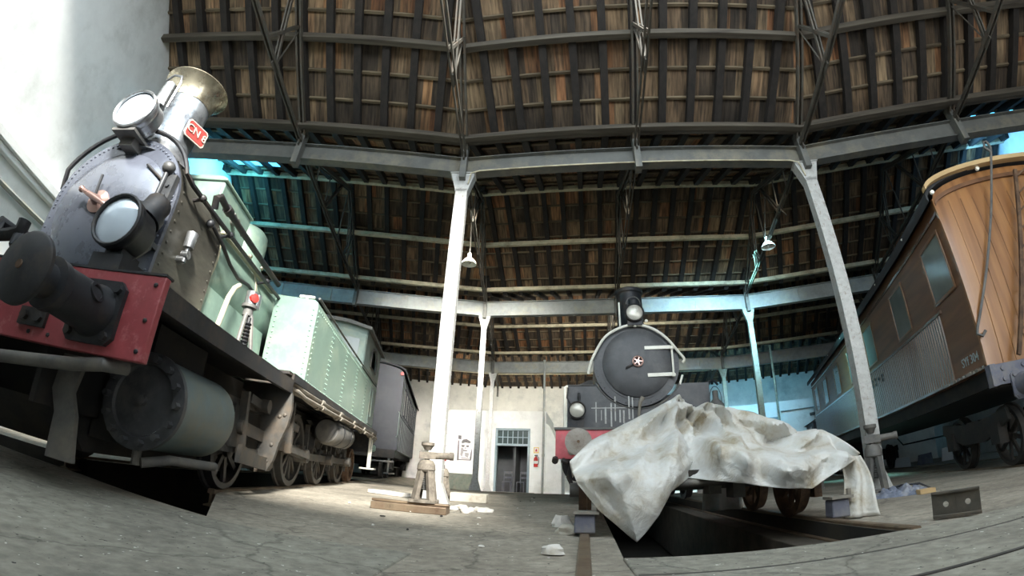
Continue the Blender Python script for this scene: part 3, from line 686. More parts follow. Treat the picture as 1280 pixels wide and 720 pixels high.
# ---- rails
for side, o_, az, g, y0, y1 in (('left', L0, -8, 0.83, 1.35, 23), ('middle', C0, 10, 0.90, -5.3, 9), ('right', R0, 28, 0.83, 14.65, 36)):
    for s_ in (-1, 1):
        if side == 'left' and s_ < 0: y0 = 2.0
        if side == 'middle': y0 = -4.72 if s_ > 0 else -5.3
        mb = MB()
        mb.prism([(-0.062, -0.13), (0.062, -0.13), (0.062, -0.118), (0.012, -0.10), (0.012, -0.02), (0.034, -0.012), (0.034, 0.018), (0.026, 0.026), (-0.026, 0.026), (-0.034, 0.018), (-0.034, -0.012), (-0.012, -0.02), (-0.012, -0.10), (-0.062, -0.118)],
                 (s_ * g, y0, 0), (1, 0, 0), (0, 0, 1), (0, y1 - y0, 0))
        o = pose(mb.build('rail', M['rail']), (o_[0], o_[1], 0), az)
        tag(o, {('left', 1): 'rusty rail under the green engine on the rusty jack side', ('left', -1): 'rusty rail under the green engine on the sunlit wall side', ('middle', -1): 'rusty rail of the black engine on the doorway side', ('middle', 1): 'rusty rail of the black engine on the grey jack side', ('right', -1): 'rusty rail under the teak coach on the grey jack side', ('right', 1): 'rusty rail under the far wheels of the teak coach'}[(side, s_)], 'rail', 'track rails')
# ------------------------------------------------------------------ shared engine and coach pieces
def arc(cx, cz, r, a0, a1, n=24):
    return [(cx + r * math.cos(R(a0 + (a1 - a0) * k / n)), cz + r * math.sin(R(a0 + (a1 - a0) * k / n))) for k in range(n + 1)]
def wheel(t, x, y, r, spokes, m_, nm='wheel', width=0.12, side=1):
    """spoked railway wheel on its own parent, running on rail top z = 0.026"""
    z = r + 0.026
    mb = MB()
    ri = r * 0.84
    mb.lathe((x - side * width / 2, y, z), (side, 0, 0), [(ri, 0), (r + 0.025, 0), (r + 0.022, 0.03), (r, 0.04), (r - 0.006, width), (ri, width), (ri, 0)], 36, False)
    mb.lathe((x - side * 0.05, y, z), (side, 0, 0), [(0.02, 0), (r * 0.2, 0), (r * 0.2, 0.12), (0.02, 0.13)], 20)
    for k in range(spokes):
        a = 2 * math.pi * k / spokes + 0.2
        d = Vector((0, math.cos(a), math.sin(a))); c = Vector((x + side * 0.01, y, z))
        mb.bar(c + d * r * 0.17, c + d * (ri + 0.01), 0.05, 0.035, (1, 0, 0))
    return mb.build(nm, m_, t)
def buffer_(t, x, z, y0=0.0, ln=0.55, rh=0.17, m_=None, label=None):
    m_ = m_ or M['black']
    mb = MB()
    mb.prism([(-0.17, -0.13), (-0.13, -0.17), (0.13, -0.17), (0.17, -0.13), (0.17, 0.13), (0.13, 0.17), (-0.13, 0.17), (-0.17, 0.13)], (x, y0, z), (1, 0, 0), (0, 0, 1), (0, -0.028, 0))
    for a in (-1, 1):
        for b in (-1, 1): mb.nut((x + a * 0.125, y0 - 0.028, z + b * 0.125), (0, -1, 0), 0.024, 0.022)
    mb.lathe((x, y0 - 0.02, z), (0, -1, 0), [(0.145, 0), (0.128, 0.05), (0.118, ln * 0.55), (0.128, ln * 0.57), (0.128, ln * 0.66), (0.1, ln * 0.67)], 28)
    mb.lathe((x + 0.095, y0 - 0.16, z + 0.05), (0.9, 0.05, 0.45), [(0.05, -0.01), (0.052, 0.022), (0.036, 0.024), (0.032, 0.008)], 18)
    b = mb.build('buffer', m_, t, label)
    mb = MB()
    mb.lathe((x, y0 - ln * 0.66, z), (0, -1, 0), [(0.085, 0), (0.085, ln * 0.27), (rh * 0.8, ln * 0.275), (rh, ln * 0.29), (rh, ln * 0.325), (rh * 0.93, ln * 0.34), (0.02, ln * 0.37)], 36)
    mb.build('buffer_head', m_, b)
    mb = MB(); mb.lathe((x, y0 - ln * 1.028, z), (0, -1, 0), [(0.022, 0), (0.02, 0.006)], 10); mb.build('centre_bolt', M['rust'], b)
    return b
def headlamp(t, x, y, z, r, depth, lens, body, label, chimney=None):
    """round lamp facing -y with rim, lens and a small vent chimney; the lens centre is at (x, y, z)"""
    mb = MB()
    mb.lathe((x, y, z), (0, 1, 0), [(r * 0.93, -0.012), (r, 0), (r * 1.03, 0.02), (r, 0.06), (r * 0.92, 0.08), (r * 0.92, depth * 0.7), (r * 0.55, depth)], 32, False)
    mb.lathe((x, y + depth, z), (0, 1, 0), [(r * 0.55, 0), (0.01, 0.01)], 24)
    lp = mb.build('headlamp', body, t, label)
    mb = MB(); mb.lathe((x, y + 0.012, z), (0, -1, 0), [(r * 0.95, 0), (r * 0.7, 0.022), (r * 0.35, 0.034), (0.004, 0.038)], 28); mb.build('lens', lens, lp)
    mb = MB(); mb.tube([(x + r * 0.96 * math.cos(2 * math.pi * k / 28), y - 0.008, z + r * 0.96 * math.sin(2 * math.pi * k / 28)) for k in range(28)], 0.014, 6, True); mb.build('rim', body, lp)
    return lp

# ------------------------------------------------------------------ left tank engine
t = LL = thing('locomotive', 'green tank engine with copper door handle and red number plate', 'locomotive', (L0[0], L0[1], 0), -8.0)
mb = MB(); mb.b2(-1.33, 1.33, 0, 0.05, 0.72, 1.17)
bb = mb.build('buffer_beam', M['red'], t, 'faded red buffer beam', bevel=0.006)
mb = MB()
for x in (-1.28, -0.66, -0.5, 0.5, 0.66, 1.28):
    for z in (0.77, 0.93, 1.12): mb.rivet((x, 0, z), (0, -1, 0), 0.014)
mb.b2(-1.33, 1.33, -0.004, 0.07, 1.17, 1.184); mb.build('top_strip', M['black'], bb)
buffer_(t, 0.955, 0.935); buffer_(t, -0.955, 0.935)
mb = MB()     # draw hook and screw coupling
mb.b2(-0.13, 0.13, -0.03, 0, 0.82, 1.05); mb.tube([(0, 0, 0.93), (0, -0.2, 0.93), (0, -0.3, 0.97), (0, -0.36, 0.93), (0, -0.32, 0.87)], [0.05, 0.045, 0.04, 0.035, 0.03], 10)
mb.tube([(0.09, -0.28, 0.93), (0.1, -0.3, 0.7), (0.07, -0.31, 0.55), (-0.07, -0.31, 0.55), (-0.1, -0.3, 0.7), (-0.09, -0.28, 0.93)], 0.02, 8)
mb.build('coupling_hook', M['black'], t)
mb = MB(); mb.tube([(0.36, 0.02, 1.0), (0.36, -0.1, 1.24), (0.30, -0.3, 1.25), (0.34, -0.31, 1.17), (0.44, -0.3, 1.19), (0.50, -0.3, 1.21), (0.50, -0.3, 1.27)], 0.038, 10)
mb.tube([(0.36, -0.1, 1.24), (0.5, -0.3, 1.21), (0.52, -0.32, 1.13), (0.53, -0.2, 1.0), (0.54, -0.02, 0.95)], 0.03, 10)
mb.build('brake_hose', M['black'], t)
mb = MB()      # plate with two bolts beneath the buffer
mb.b2(0.40, 0.62, -0.02, 0, 0.80, 0.90); mb.nut((0.45, -0.02, 0.85), (0, -1, 0), 0.03, 0.02); mb.nut((0.57, -0.02, 0.85), (0, -1, 0), 0.03, 0.02)
mb.build('bolted_bracket', M['black'], t)
# frames and deck
mb = MB()
for x in (-0.62, 0.62): mb.b2(x - 0.02, x + 0.02, 0.05, 8.6, 0.42, 1.1)
for y in (0.6, 1.7, 3.2, 4.9, 6.6, 8.4): mb.b2(-0.6, 0.6, y - 0.02, y + 0.02, 0.45, 1.08)
mb.build('main_frame', M['frame_black'], t)
mb = MB(); mb.prism([(0.35, 0.45), (0.6, 0.2), (8.2, 0.2), (8.5, 0.5)], (-0.58, 0, 0), (0, 1, 0), (0, 0, 1), (1.16, 0, 0)); mb.b2(-1.05, -0.9, 0.2, 8.5, 0.30, 1.1); mb.build('ash_pan', M['frame_black'], t)
mb = MB(); mb.b2(-1.28, 1.28, 0.05, 2.35, 1.10, 1.135)
mb.build('front_deck', M['black'], t, bevel=0.004)
mb = MB(); mb.b2(-0.72, 0.72, 2.35, 8.6, 1.14, 1.18); mb.build('rear_deck', M['frame_black'], t)
for s_ in (-1, 1):
    mb = MB(); mb.b2(s_ * 1.26, s_ * 1.30, 0.05, 2.42, 1.02, 1.15); mb.b2(s_ * 0.7, s_ * 1.28, 2.3, 8.7, 1.19, 1.22)
    mb.b2(s_ * 1.24, s_ * 1.30, 2.4, 8.7, 1.14, 1.22)
    mb.build('running_board', M['black'], t)
# smokebox: horseshoe section
zc, rs = 2.0, 0.63
hs = [(rs, 1.135)] + arc(0, zc, rs, 0, 180, 32) + [(-rs, 1.135)]
mb = MB(); mb.prism(hs, (0, 0.73, 0), (1, 0, 0), (0, 0, 1), (0, 0.80, 0))
for y in (0.78, 1.49):
    for a in range(0, 181, 8): mb.rivet((rs * math.cos(R(a)), y, zc + rs * math.sin(R(a))), (math.cos(R(a)), 0, math.sin(R(a))), 0.013)
    for k in range(9):
        for s_ in (-1, 1): mb.rivet((s_ * rs, y, 1.2 + 0.09 * k), (s_, 0, 0), 0.013)
sb = mb.build('smokebox', M['smokebox_side'], t, 'heat-stained steel smokebox')
mb = MB(); mb.prism(hs, (0, 0.695, 0), (1, 0, 0), (0, 0, 1), (0, 0.035, 0))
for x, z in arc(0, zc, rs - 0.035, -5, 185, 44): mb.rivet((x, 0.695, z), (0, -1, 0), 0.013)
for k in range(9):
    for s_ in (-1, 1): mb.rivet((s_ * (rs - 0.035), 0.695, 1.2 + 0.09 * k), (0, -1, 0), 0.013)
mb.build('front_plate', M['smokebox_front'], sb)
mb = MB(); mb.lathe((0, 0.70, 1.93), (0, -1, 0), [(0.535, 0), (0.535, 0.02), (0.51, 0.032), (0.40, 0.07), (0.25, 0.10), (0.08, 0.118), (0.01, 0.12)], 48)
dr = mb.build('smokebox_door', M['smokebox_front'], t)
mb = MB(); mb.lathe((0, 0.585, 1.93), (0, -1, 0), [(0.10, 0), (0.10, 0.012), (0.045, 0.03), (0.03, 0.075)], 24)
mb.build('handle_boss', M['copper'], dr, 'polished copper handle boss')
mb = MB(); mb.tube([(-0.13, 0.50, 1.98), (0, 0.50, 1.93), (0.15, 0.50, 1.87)], [0.018, 0.026, 0.018], 10); mb.sphere((-0.14, 0.5, 1.985), 0.028); mb.sphere((0.155, 0.5, 1.865), 0.026)
mb.build('door_handle', M['copper'], dr)
mb = MB(); mb.tube([(0, 0.53, 1.93), (-0.03, 0.53, 2.14)], 0.012, 8); mb.build('locking_dart', M['black'], dr)
mb = MB(); mb.tube([(0.26, 0.64, 2.33), (0.52, 0.66, 2.16)], 0.012, 8); mb.build('door_rod', M['black'], dr)
mb = MB()      # hinge strap and post at the right of the door
mb.box((0.545, 0.66, 1.96), (0.10, 0.05, 0.56)); mb.cyl((0.50, 0.62, 1.66), (0.50, 0.62, 2.25), 0.02)
mb.sphere((0.50, 0.62, 2.29), 0.055); mb.b2(0.40, 0.64, 0.60, 0.69, 1.62, 1.66)
for k in range(5): mb.nut((0.55, 0.632, 1.78 + 0.09 * k), (0, -1, 0), 0.018, 0.012)
mb.build('door_hinge', M['cover'], dr)
mb = MB(); mb.tube([(0.62, 0.62, 1.63), (0.645, 0.60, 1.60), (0.64, 0.4, 1.36), (0.62, 0.2, 1.16)], 0.02, 8); mb.build('corner_stay', M['black'], t)
# chimney
yc = 1.03
mb = MB(); mb.lathe((0, yc, 2.52), (0, 0, 1), [(0.40, 0), (0.33, 0.06), (0.26, 0.15), (0.225, 0.26), (0.222, 0.80), (0.215, 0.82)], 40)
ch = mb.build('chimney', M['chimney'], t, 'bare steel chimney')
mb = MB(); mb.lathe((0, yc, 3.31), (0, 0, 1), [(0.226, 0), (0.229, 0.03), (0.243, 0.10), (0.278, 0.17), (0.322, 0.215), (0.334, 0.226), (0.33, 0.238), (0.31, 0.23), (0.26, 0.16), (0.2, 0.03)], 44, False)
mb.build('chimney_cap', M['brass'], ch, 'flared brass chimney cap')
# number plate on the chimney side (faces away to the right)
pc = Vector((0.26, yc - 0.02, 2.97)); ax_n = Vector((0.93, -0.37, 0)).normalized()
u = Vector((0.37, 0.93, 0)).normalized(); v = Vector((0, 0, 1))
mb = MB(); pts = [(-0.125, -0.07), (-0.105, -0.092), (0.105, -0.092), (0.125, -0.07), (0.125, 0.07), (0.105, 0.092), (-0.105, 0.092), (-0.125, 0.07)]
mb.prism(pts, pc, u, v, ax_n * 0.012)
npl = mb.build('number_plate', M['letter_pale'], t, 'red number plate with pale raised border')
mb = MB(); mb.prism([(a * 0.9, b * 0.88) for a, b in pts], pc + ax_n * 0.011, u, v, ax_n * 0.004); mb.build('plate_field', M['plate_red'], npl)
mm = Matrix((u, v, ax_n)).transposed().to_4x4(); mm.translation = pc + ax_n * 0.019
lettering('CN 8', 0.108, M['letter_pale'], npl, mm)
mb = MB(); mb.cyl(Vector((0.2, yc - 0.1, 2.97)), pc + u * -0.08, 0.012, n=8); mb.build('plate_bracket', M['black'], npl)
# headlamps
hl = headlamp(t, 0.0, 0.46, 2.76, 0.20, 0.26, M['lens'], M['steel'], 'bright upper headlamp in front of the chimney')
mb = MB(); mb.cyl((0.06, 0.62, 2.94), (0.07, 0.62, 3.2), 0.065, 0.055); mb.tube([(0.16, 0.62, 2.93), (0.18, 0.6, 3.2), (0.15, 0.6, 3.29), (0.06, 0.6, 3.31), (-0.0, 0.6, 3.24)], 0.012, 6)
mb.build('lamp_chimney', M['steel'], hl)
mb = MB(); mb.b2(-0.12, 0.12, 0.46, 0.74, 2.535, 2.56); mb.b2(-0.07, 0.07, 0.56, 0.74, 2.46, 2.54); mb.build('lamp_bracket', M['grey_iron'], hl)
hl = headlamp(t, 0.58, 0.27, 1.62, 0.19, 0.30, M['lens'], M['black'], 'black lower headlamp standing on the deck')
mb = MB(); mb.lathe((0.60, 0.50, 1.76), (0.12, 0.35, 1), [(0.12, 0), (0.12, 0.06), (0.10, 0.065), (0.10, 0.17), (0.085, 0.2)], 20); mb.build('lamp_chimney', M['black'], hl)
mb = MB(); mb.b2(0.46, 0.72, 0.30, 0.58, 1.135, 1.40); mb.b2(0.52, 0.66, 0.34, 0.54, 1.38, 1.46); mb.build('lamp_stand', M['black'], hl)
# handrails
mb = MB(); pts = arc(0, zc + 0.03, rs + 0.06, 158, 22, 24)
mb.tube([(-0.66, 0.74, 2.12)] + [(x, 0.68, z) for x, z in pts] + [(rs + 0.03, 0.78, 2.25), (rs + 0.045, 1.5, 2.24), (rs + 0.05, 3.1, 2.22)], 0.021, 8)
for y in (0.95, 1.55, 2.6): mb.cyl((rs - 0.1, y, 2.2), (rs + 0.08, y, 2.24), 0.016, n=8); mb.sphere((rs + 0.045, y, 2.24), 0.034)
for x, z in (pts[12],): mb.bar((x, 0.68, z), (x, 0.72, zc + rs - 0.05), 0.12, 0.03)
mb.build('handrail', M['black'], t)
mb = MB(); mb.tube([(0.58, 1.30, 2.36), (0.60, 1.24, 2.44), (0.60, 1.30, 2.49), (0.60, 1.44, 2.47), (0.60, 3.12, 2.42)], 0.034, 10); mb.cyl((0.60, 1.46, 2.47), (0.60, 1.54, 2.468), 0.048, n=12)
mb.build('ejector_pipe', M['black'], t)
mb = MB(); mb.tube([(0.64, 1.22, 2.16), (0.67, 1.24, 2.15), (0.67, 1.5, 2.10), (0.67, 1.72, 2.02), (0.67, 1.95, 1.98), (0.67, 2.2, 2.02), (0.67, 2.4, 2.0), (0.67, 2.45, 1.88)], 0.018, 8); mb.sphere((0.65, 1.22, 2.16), 0.04)
mb.build('lubricator_pipe', M['black'], t)
mb = MB(); mb.cyl((0.63, 0.98, 1.70), (0.69, 0.98, 1.70), 0.03, n=10); mb.cyl((0.69, 0.98, 1.68), (0.69, 0.98, 1.82), 0.02, n=10); mb.cyl((0.69, 0.98, 1.80), (0.69, 0.98, 1.93), 0.044, 0.05, n=12); mb.cyl((0.66, 0.98, 1.74), (0.72, 0.98, 1.74), 0.034, n=10)
mb.build('relief_valve', M['steel'], t)
# boiler with lagging bands
mb = MB(); mb.lathe((0, 1.53, zc), (0, 1, 0), [(0.595, 0), (0.595, 4.9)], 44)
bo = mb.build('boiler', M['green'], t, 'pale green boiler')
mb = MB()
for y in (1.56, 2.55, 3.5): mb.lathe((0, y, zc), (0, 1, 0), [(0.597, 0), (0.603, 0.005), (0.603, 0.05), (0.597, 0.055)], 44, False)
mb.b2(0.55, 0.60, 1.58, 3.06, 2.27, 2.30)  # cream strip painted for the sunlit upper boiler, not a real band
mb.build('bands_and_sun_strip', M['cream_line'], bo)
mb = MB()     # firehole skirt below boiler at the deck
mb.prism([(-0.62, 1.135), (0.62, 1.135), (0.585, 1.75), (-0.585, 1.75)], (0, 1.53, 0), (1, 0, 0), (0, 0, 1), (0, 1.5, 0)); mb.build('boiler_saddle', M['green'], t)
# sand box and dome
mb = MB(); mb.prism([(-0.40, 2.40), (0.40, 2.40), (0.40, 2.84), (0.36, 2.88), (-0.36, 2.88), (-0.40, 2.84)], (0, 1.58, 0), (1, 0, 0), (0, 0, 1), (0, 0.76, 0))
sx = mb.build('sand_box', M['green'], t, 'pale green box-shaped sand box', bevel=0.02)
mb = MB(); mb.prism([(-0.42, 2.85), (0.42, 2.85), (0.42, 2.88), (0.36, 2.91), (-0.36, 2.91), (-0.42, 2.88)], (0, 1.56, 0), (1, 0, 0), (0, 0, 1), (0, 0.80, 0)); mb.build('lid', M['green'], sx, bevel=0.012)
mb = MB(); mb.cyl((0.40, 1.95, 2.60), (0.48, 1.95, 2.60), 0.04, n=10); mb.tube([(0.46, 1.85, 2.64), (0.47, 2.0, 2.58), (0.47, 2.12, 2.54)], 0.018, 8); mb.build('sand_lever', M['grey_iron'], sx)
mb = MB(); mb.lathe((0, 3.02, 2.42), (0, 0, 1), [(0.44, 0), (0.37, 0.07), (0.325, 0.18), (0.32, 0.52), (0.305, 0.60), (0.25, 0.66), (0.14, 0.69), (0.01, 0.70)], 40)
dm = mb.build('dome', M['green'], t, 'pale green steam dome')
for x, y in ((0.28, 2.8), (0.31, 3.12)):
    mb = MB(); mb.sphere((x, y, 2.62), 0.03); mb.build('plug', M['brass'], dm)
# boiler-side feed valve with red tag on a tripod frame
mb = MB()
for dy, dx in ((-0.13, 0.02), (0.13, 0.02), (0.02, 0.14)): mb.tube([(0.86 + dx, 1.97 + dy, 1.14), (0.86 + dx * 0.35, 1.97 + dy * 0.35, 1.60), (0.86, 1.97, 1.70)], 0.022, 8)
mb.cyl((0.86, 1.97, 1.62), (0.86, 1.97, 1.74), 0.05, n=14); mb.cyl((0.86, 1.97, 1.70), (0.86, 1.97, 1.73), 0.075, n=14)
fv = mb.build('feed_valve', M['grey_iron'], t, 'grey feed valve with a red body')
mb = MB(); mb.cyl((0.86, 1.97, 1.73), (0.86, 1.97, 1.86), 0.062, n=14); mb.cyl((0.86, 2.1, 1.74), (0.86, 2.1, 1.88), 0.045, n=12); mb.build('valve_body', M['steel'], fv)
mb = MB(); mb.lathe((0.90, 1.94, 1.79), (0.75, -0.6, 0.1), [(0.05, 0), (0.045, 0.025), (0.01, 0.03)], 8); mb.build('red_tag', M['bright_red'], fv)
mb = MB()
for k in range(10): mb.lathe((0.90, 1.95, 1.22 + 0.034 * k), (0, 0, 1), [(0.028, 0), (0.038, 0.012), (0.028, 0.024)], 12, False)
mb.cyl((0.90, 1.95, 1.14), (0.90, 1.95, 1.6), 0.02, n=8); mb.build('spring', M['black'], fv)
mb = MB(); mb.tube([(0.84, 1.45, 1.16), (0.82, 1.48, 1.24), (0.78, 1.62, 1.42), (0.72, 1.78, 1.72), (0.69, 1.9, 1.86), (0.68, 2.0, 1.93)], 0.026, 10); mb.cyl((0.84, 1.44, 1.135), (0.84, 1.44, 1.2), 0.045, n=10)
mb.build('feed_pipe', M['cream_line'], t, 'whitish feed pipe')
mb = MB(); mb.cyl((0.98, 1.32, 1.135), (0.98, 1.32, 1.24), 0.03, n=10); mb.cyl((0.98, 1.32, 1.2), (0.98, 1.32, 1.23), 0.05, n=8); mb.build('oil_cup', M['grey_iron'], t)
# side tanks: rounded top edge, rows of rivets
def tank(s_):
    pr = [(0.64, 1.22), (1.2, 1.22), (1.2, 2.17), (1.185, 2.22), (1.14, 2.25), (0.64, 2.27)]
    mb = MB(); mb.prism([(s_ * a, b) for a, b in pr], (0, 3.05, 0), (1, 0, 0), (0, 0, 1), (0, 5.45, 0))
    for y in (3.12, 3.95, 4.02, 4.95, 5.02, 5.95, 6.02, 7.0, 7.07, 8.05, 8.4):
        for k in range(14): mb.rivet((s_ * 1.2, y, 1.28 + 0.065 * k), (s_, 0, 0), 0.0135)
    for k in range(64):
        mb.rivet((s_ * 1.2, 3.12 + 0.083 * k, 1.27), (s_, 0, 0), 0.0135); mb.rivet((s_ * 1.2, 3.12 + 0.083 * k, 2.14), (s_, 0, 0), 0.0135)
    for k in range(14): mb.rivet((s_ * 1.15, 3.05, 1.28 + 0.065 * k), (0, -1, 0), 0.0135); mb.rivet((s_ * 0.69, 3.05, 1.28 + 0.065 * k), (0, -1, 0), 0.0135)
    tk = mb.build('side_tank', M['green'], t, 'riveted pale green side tank')
    mb = MB(); mb.tube([(s_ * 1.19, 3.06, 2.275), (s_ * 1.19, 8.4, 2.275)], 0.016, 6); mb.build('edge_beading', M['grey_iron'], tk)
    return tk
tk = tank(1); tank(-1)
mb = MB(); mb.cyl((0.95, 3.3, 2.26), (0.95, 3.3, 2.36), 0.016, n=8); mb.bar((0.85, 3.3, 2.37), (1.05, 3.3, 2.37), 0.03, 0.03); mb.build('filler_catch', M['white'], tk)
mb = MB(); mb.tube([(1.24, 7.75, 1.45), (1.24, 7.75, 2.0)], 0.014, 8); mb.b2(1.2, 1.215, 7.65, 8.4, 1.3, 2.1); mb.build('cab_door_handrail', M['green_dull'], tk)
# cab with arched side window and rolled roof
cabm = M['green_dull']
def holed(mb, outer_, hole, o, U, V_, W):
    """plate with one opening; outline and hole given in the same order and count"""
    o, U, V_, W = Vector(o), Vector(U), Vector(V_), Vector(W); n = len(outer_)
    P = [o + U * a + V_ * b for a, b in outer_] + [o + U * a + V_ * b for a, b in hole]
    V = P + [p + W for p in P]; F = []
    for k in range(n):
        j = (k + 1) % n
        F += [(k, j, n + j, n + k), (2 * n + j, 2 * n + k, 3 * n + k, 3 * n + j), (k, 2 * n + k, 2 * n + j, j), (n + j, 3 * n + j, 3 * n + k, n + k)]
    return mb.add(V, F)
aw = [(7.2, 2.42), (7.95, 2.42), (8.0, 2.42)] + [(7.6 + 0.4 * math.cos(R(a)), 2.62 + 0.26 * math.sin(R(a))) for a in range(0, 181, 20)] + [(7.2, 2.5)]
ow = [(6.5, 2.24), (8.0, 2.24), (8.5, 2.24), (8.5, 2.6), (8.5, 2.8), (8.5, 3.0), (8.2, 3.0), (7.9, 3.0), (7.5, 3.0), (7.2, 3.0), (6.8, 3.0), (6.5, 3.0), (6.5, 2.7), (6.5, 2.4)]
aw = aw[:14]
cb = None
mb = MB()
for s_ in (-1, 1):
    P = [(a, b) for a, b in ow]; H_ = [aw[0], aw[1], aw[2], aw[3], aw[4], aw[5], aw[6], aw[7], aw[8], aw[9], aw[10], aw[11], aw[12], aw[13]] if len(aw) >= 14 else aw
    holed(mb, P[:len(H_)], H_, (s_ * 1.2, 0, 0), (0, 1, 0), (0, 0, 1), (-s_ * 0.03, 0, 0))
fo = [(-1.2, 2.24), (0, 2.24), (1.2, 2.24), (1.2, 3.0), (0.75, 3.1), (0, 3.15), (-0.75, 3.1), (-1.2, 3.0)]
mb.prism(fo, (0, 6.5, 0), (1, 0, 0), (0, 0, 1), (0, 0.03, 0)); mb.prism(fo, (0, 8.5, 0), (1, 0, 0), (0, 0, 1), (0, -0.03, 0))
cb = mb.build('cab', cabm, t, 'dusty grey-green cab')
mb = MB(); mb.prism([(-1.28, 2.97), (-0.8, 3.08), (0, 3.15), (0.8, 3.08), (1.28, 2.97), (1.28, 3.03), (0.8, 3.15), (0, 3.22), (-0.8, 3.15), (-1.28, 3.03)], (0, 6.38, 0), (1, 0, 0), (0, 0, 1), (0, 2.3, 0)); mb.build('cab_roof', M['grey_iron'], cb)
for s_ in (-1, 1):
    mb = MB(); mb.prism([(0.62 * s_, 2.42), (1.05 * s_, 2.42), (1.05 * s_, 2.80), (0.62 * s_, 2.84)], (0, 6.495, 0), (1, 0, 0), (0, 0, 1), (0, -0.012, 0)); mb.build('front_window', M['window_pale'], cb)
mb = MB(); mb.tube([(1.205, a, b) for a, b in aw], 0.018, 6, True); mb.build('window_frame', M['grey_iron'], cb)
mb = MB(); mb.box((0.0, 7.6, 2.5), (2.3, 0.02, 0.5)); mb.build('cab_interior', M['green_dull'], cb)
# cylinders and valve gear
def cylinder(s_):
    x, z, r = s_ * 1.0, 0.585, 0.285
    mb = MB(); mb.lathe((x, 0.56, z), (0, 1, 0), [(r - 0.01, 0), (r, 0.01), (r, 0.72), (r - 0.03, 0.75)], 44); 
    cy = mb.build('cylinder', M['cyl_green'], t, 'dusty green cylinder with a black bolted cover')
    mb = MB(); mb.lathe((x, 0.57, z), (0, -1, 0), [(r + 0.012, 0), (r + 0.012, 0.035), (r - 0.065, 0.04), (r - 0.075, 0.02), (r * 0.3, 0.016), (0.03, 0.02), (0.028, 0.05), (0.0, 0.052)], 44, False)
    for k in range(14):
        a = 2 * math.pi * k / 14; mb.nut((x + (r - 0.03) * math.cos(a), 0.533, z + (r - 0.03) * math.sin(a)), (0, -1, 0), 0.023, 0.045)
    mb.build('cylinder_cover', M['cover'], cy)
    mb = MB(); mb.b2(s_ * 0.6, s_ * 0.95, 0.6, 1.28, 0.30, 1.08); mb.build('valve_chest', M['frame_black'], cy)
    mb = MB(); mb.tube([(s_ * 1.02, 0.62, 0.22), (s_ * 1.14, 0.75, 0.265), (s_ * 1.2, 1.25, 0.255)], 0.032, 10); mb.cyl((s_ * 0.98, 0.62, 0.2), (s_ * 0.98, 0.62, 0.32), 0.03, n=8); mb.build('drain_pipe', M['grey_iron'], cy)
    # slide bars, crosshead and motion bracket
    mb = MB(); mb.bar((s_ * 1.0, 1.3, 0.80), (s_ * 1.0, 2.45, 0.80), 0.10, 0.06); mb.bar((s_ * 1.0, 1.3, 0.40), (s_ * 1.0, 2.45, 0.40), 0.10, 0.06)
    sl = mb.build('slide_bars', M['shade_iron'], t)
    mb = MB(); mb.b2(s_ * 0.93, s_ * 1.07, 1.72, 2.0, 0.42, 0.78); mb.cyl((s_ * 1.0, 1.3, 0.6), (s_ * 1.0, 1.74, 0.6), 0.035); mb.cyl((s_ * 0.9, 1.86, 0.6), (s_ * 1.12, 1.86, 0.6), 0.07); mb.bar((s_ * 1.1, 1.8, 0.9), (s_ * 1.1, 1.9, 0.3), 0.05, 0.07)
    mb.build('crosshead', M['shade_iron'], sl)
    mb = MB(); mb.prism([(s_ * a, b) for a, b in [(0.78, 1.12), (1.26, 1.12), (1.31, 1.0), (1.33, 0.86), (1.31, 0.70), (1.25, 0.52), (1.22, 0.36), (1.16, 0.24), (1.04, 0.22), (1.03, 0.40), (1.04, 0.62), (1.0, 0.82), (0.90, 0.95), (0.78, 1.0)]], (0, 2.40, 0), (1, 0, 0), (0, 0, 1), (0, 0.05, 0))
    for x, z2 in ((1.27, 0.80), (1.22, 0.78), (1.15, 0.34), (1.18, 0.5)): mb.rivet((s_ * x, 2.40, z2), (0, -1, 0), 0.022)
    mb.prism([(1.75, 0.30), (2.5, 0.24), (2.58, 0.28), (2.56, 0.36), (2.2, 0.38), (1.78, 0.45)], (s_ * 1.12, 0, 0), (0, 1, 0), (0, 0, 1), (s_ * 0.04, 0, 0))
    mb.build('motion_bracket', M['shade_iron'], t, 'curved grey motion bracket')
    mb = MB(); mb.bar((s_ * 1.06, 1.9, 0.6), (s_ * 1.06, 4.05, 0.44), 0.05, 0.11); mb.bar((s_ * 0.98, 4.0, 0.44), (s_ * 0.98, 6.9, 0.44), 0.05, 0.10)
    for y in (4.0, 5.4, 6.9): mb.cyl((s_ * 0.92, y, 0.44), (s_ * 1.1, y, 0.44), 0.085)
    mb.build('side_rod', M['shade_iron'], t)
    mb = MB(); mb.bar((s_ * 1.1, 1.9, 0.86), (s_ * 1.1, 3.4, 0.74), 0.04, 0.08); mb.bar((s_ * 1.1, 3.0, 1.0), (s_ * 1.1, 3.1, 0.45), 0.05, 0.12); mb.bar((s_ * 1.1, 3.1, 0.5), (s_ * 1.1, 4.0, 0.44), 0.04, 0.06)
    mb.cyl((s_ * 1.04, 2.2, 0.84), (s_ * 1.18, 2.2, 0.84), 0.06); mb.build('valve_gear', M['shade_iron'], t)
cylinder(1); cylinder(-1)
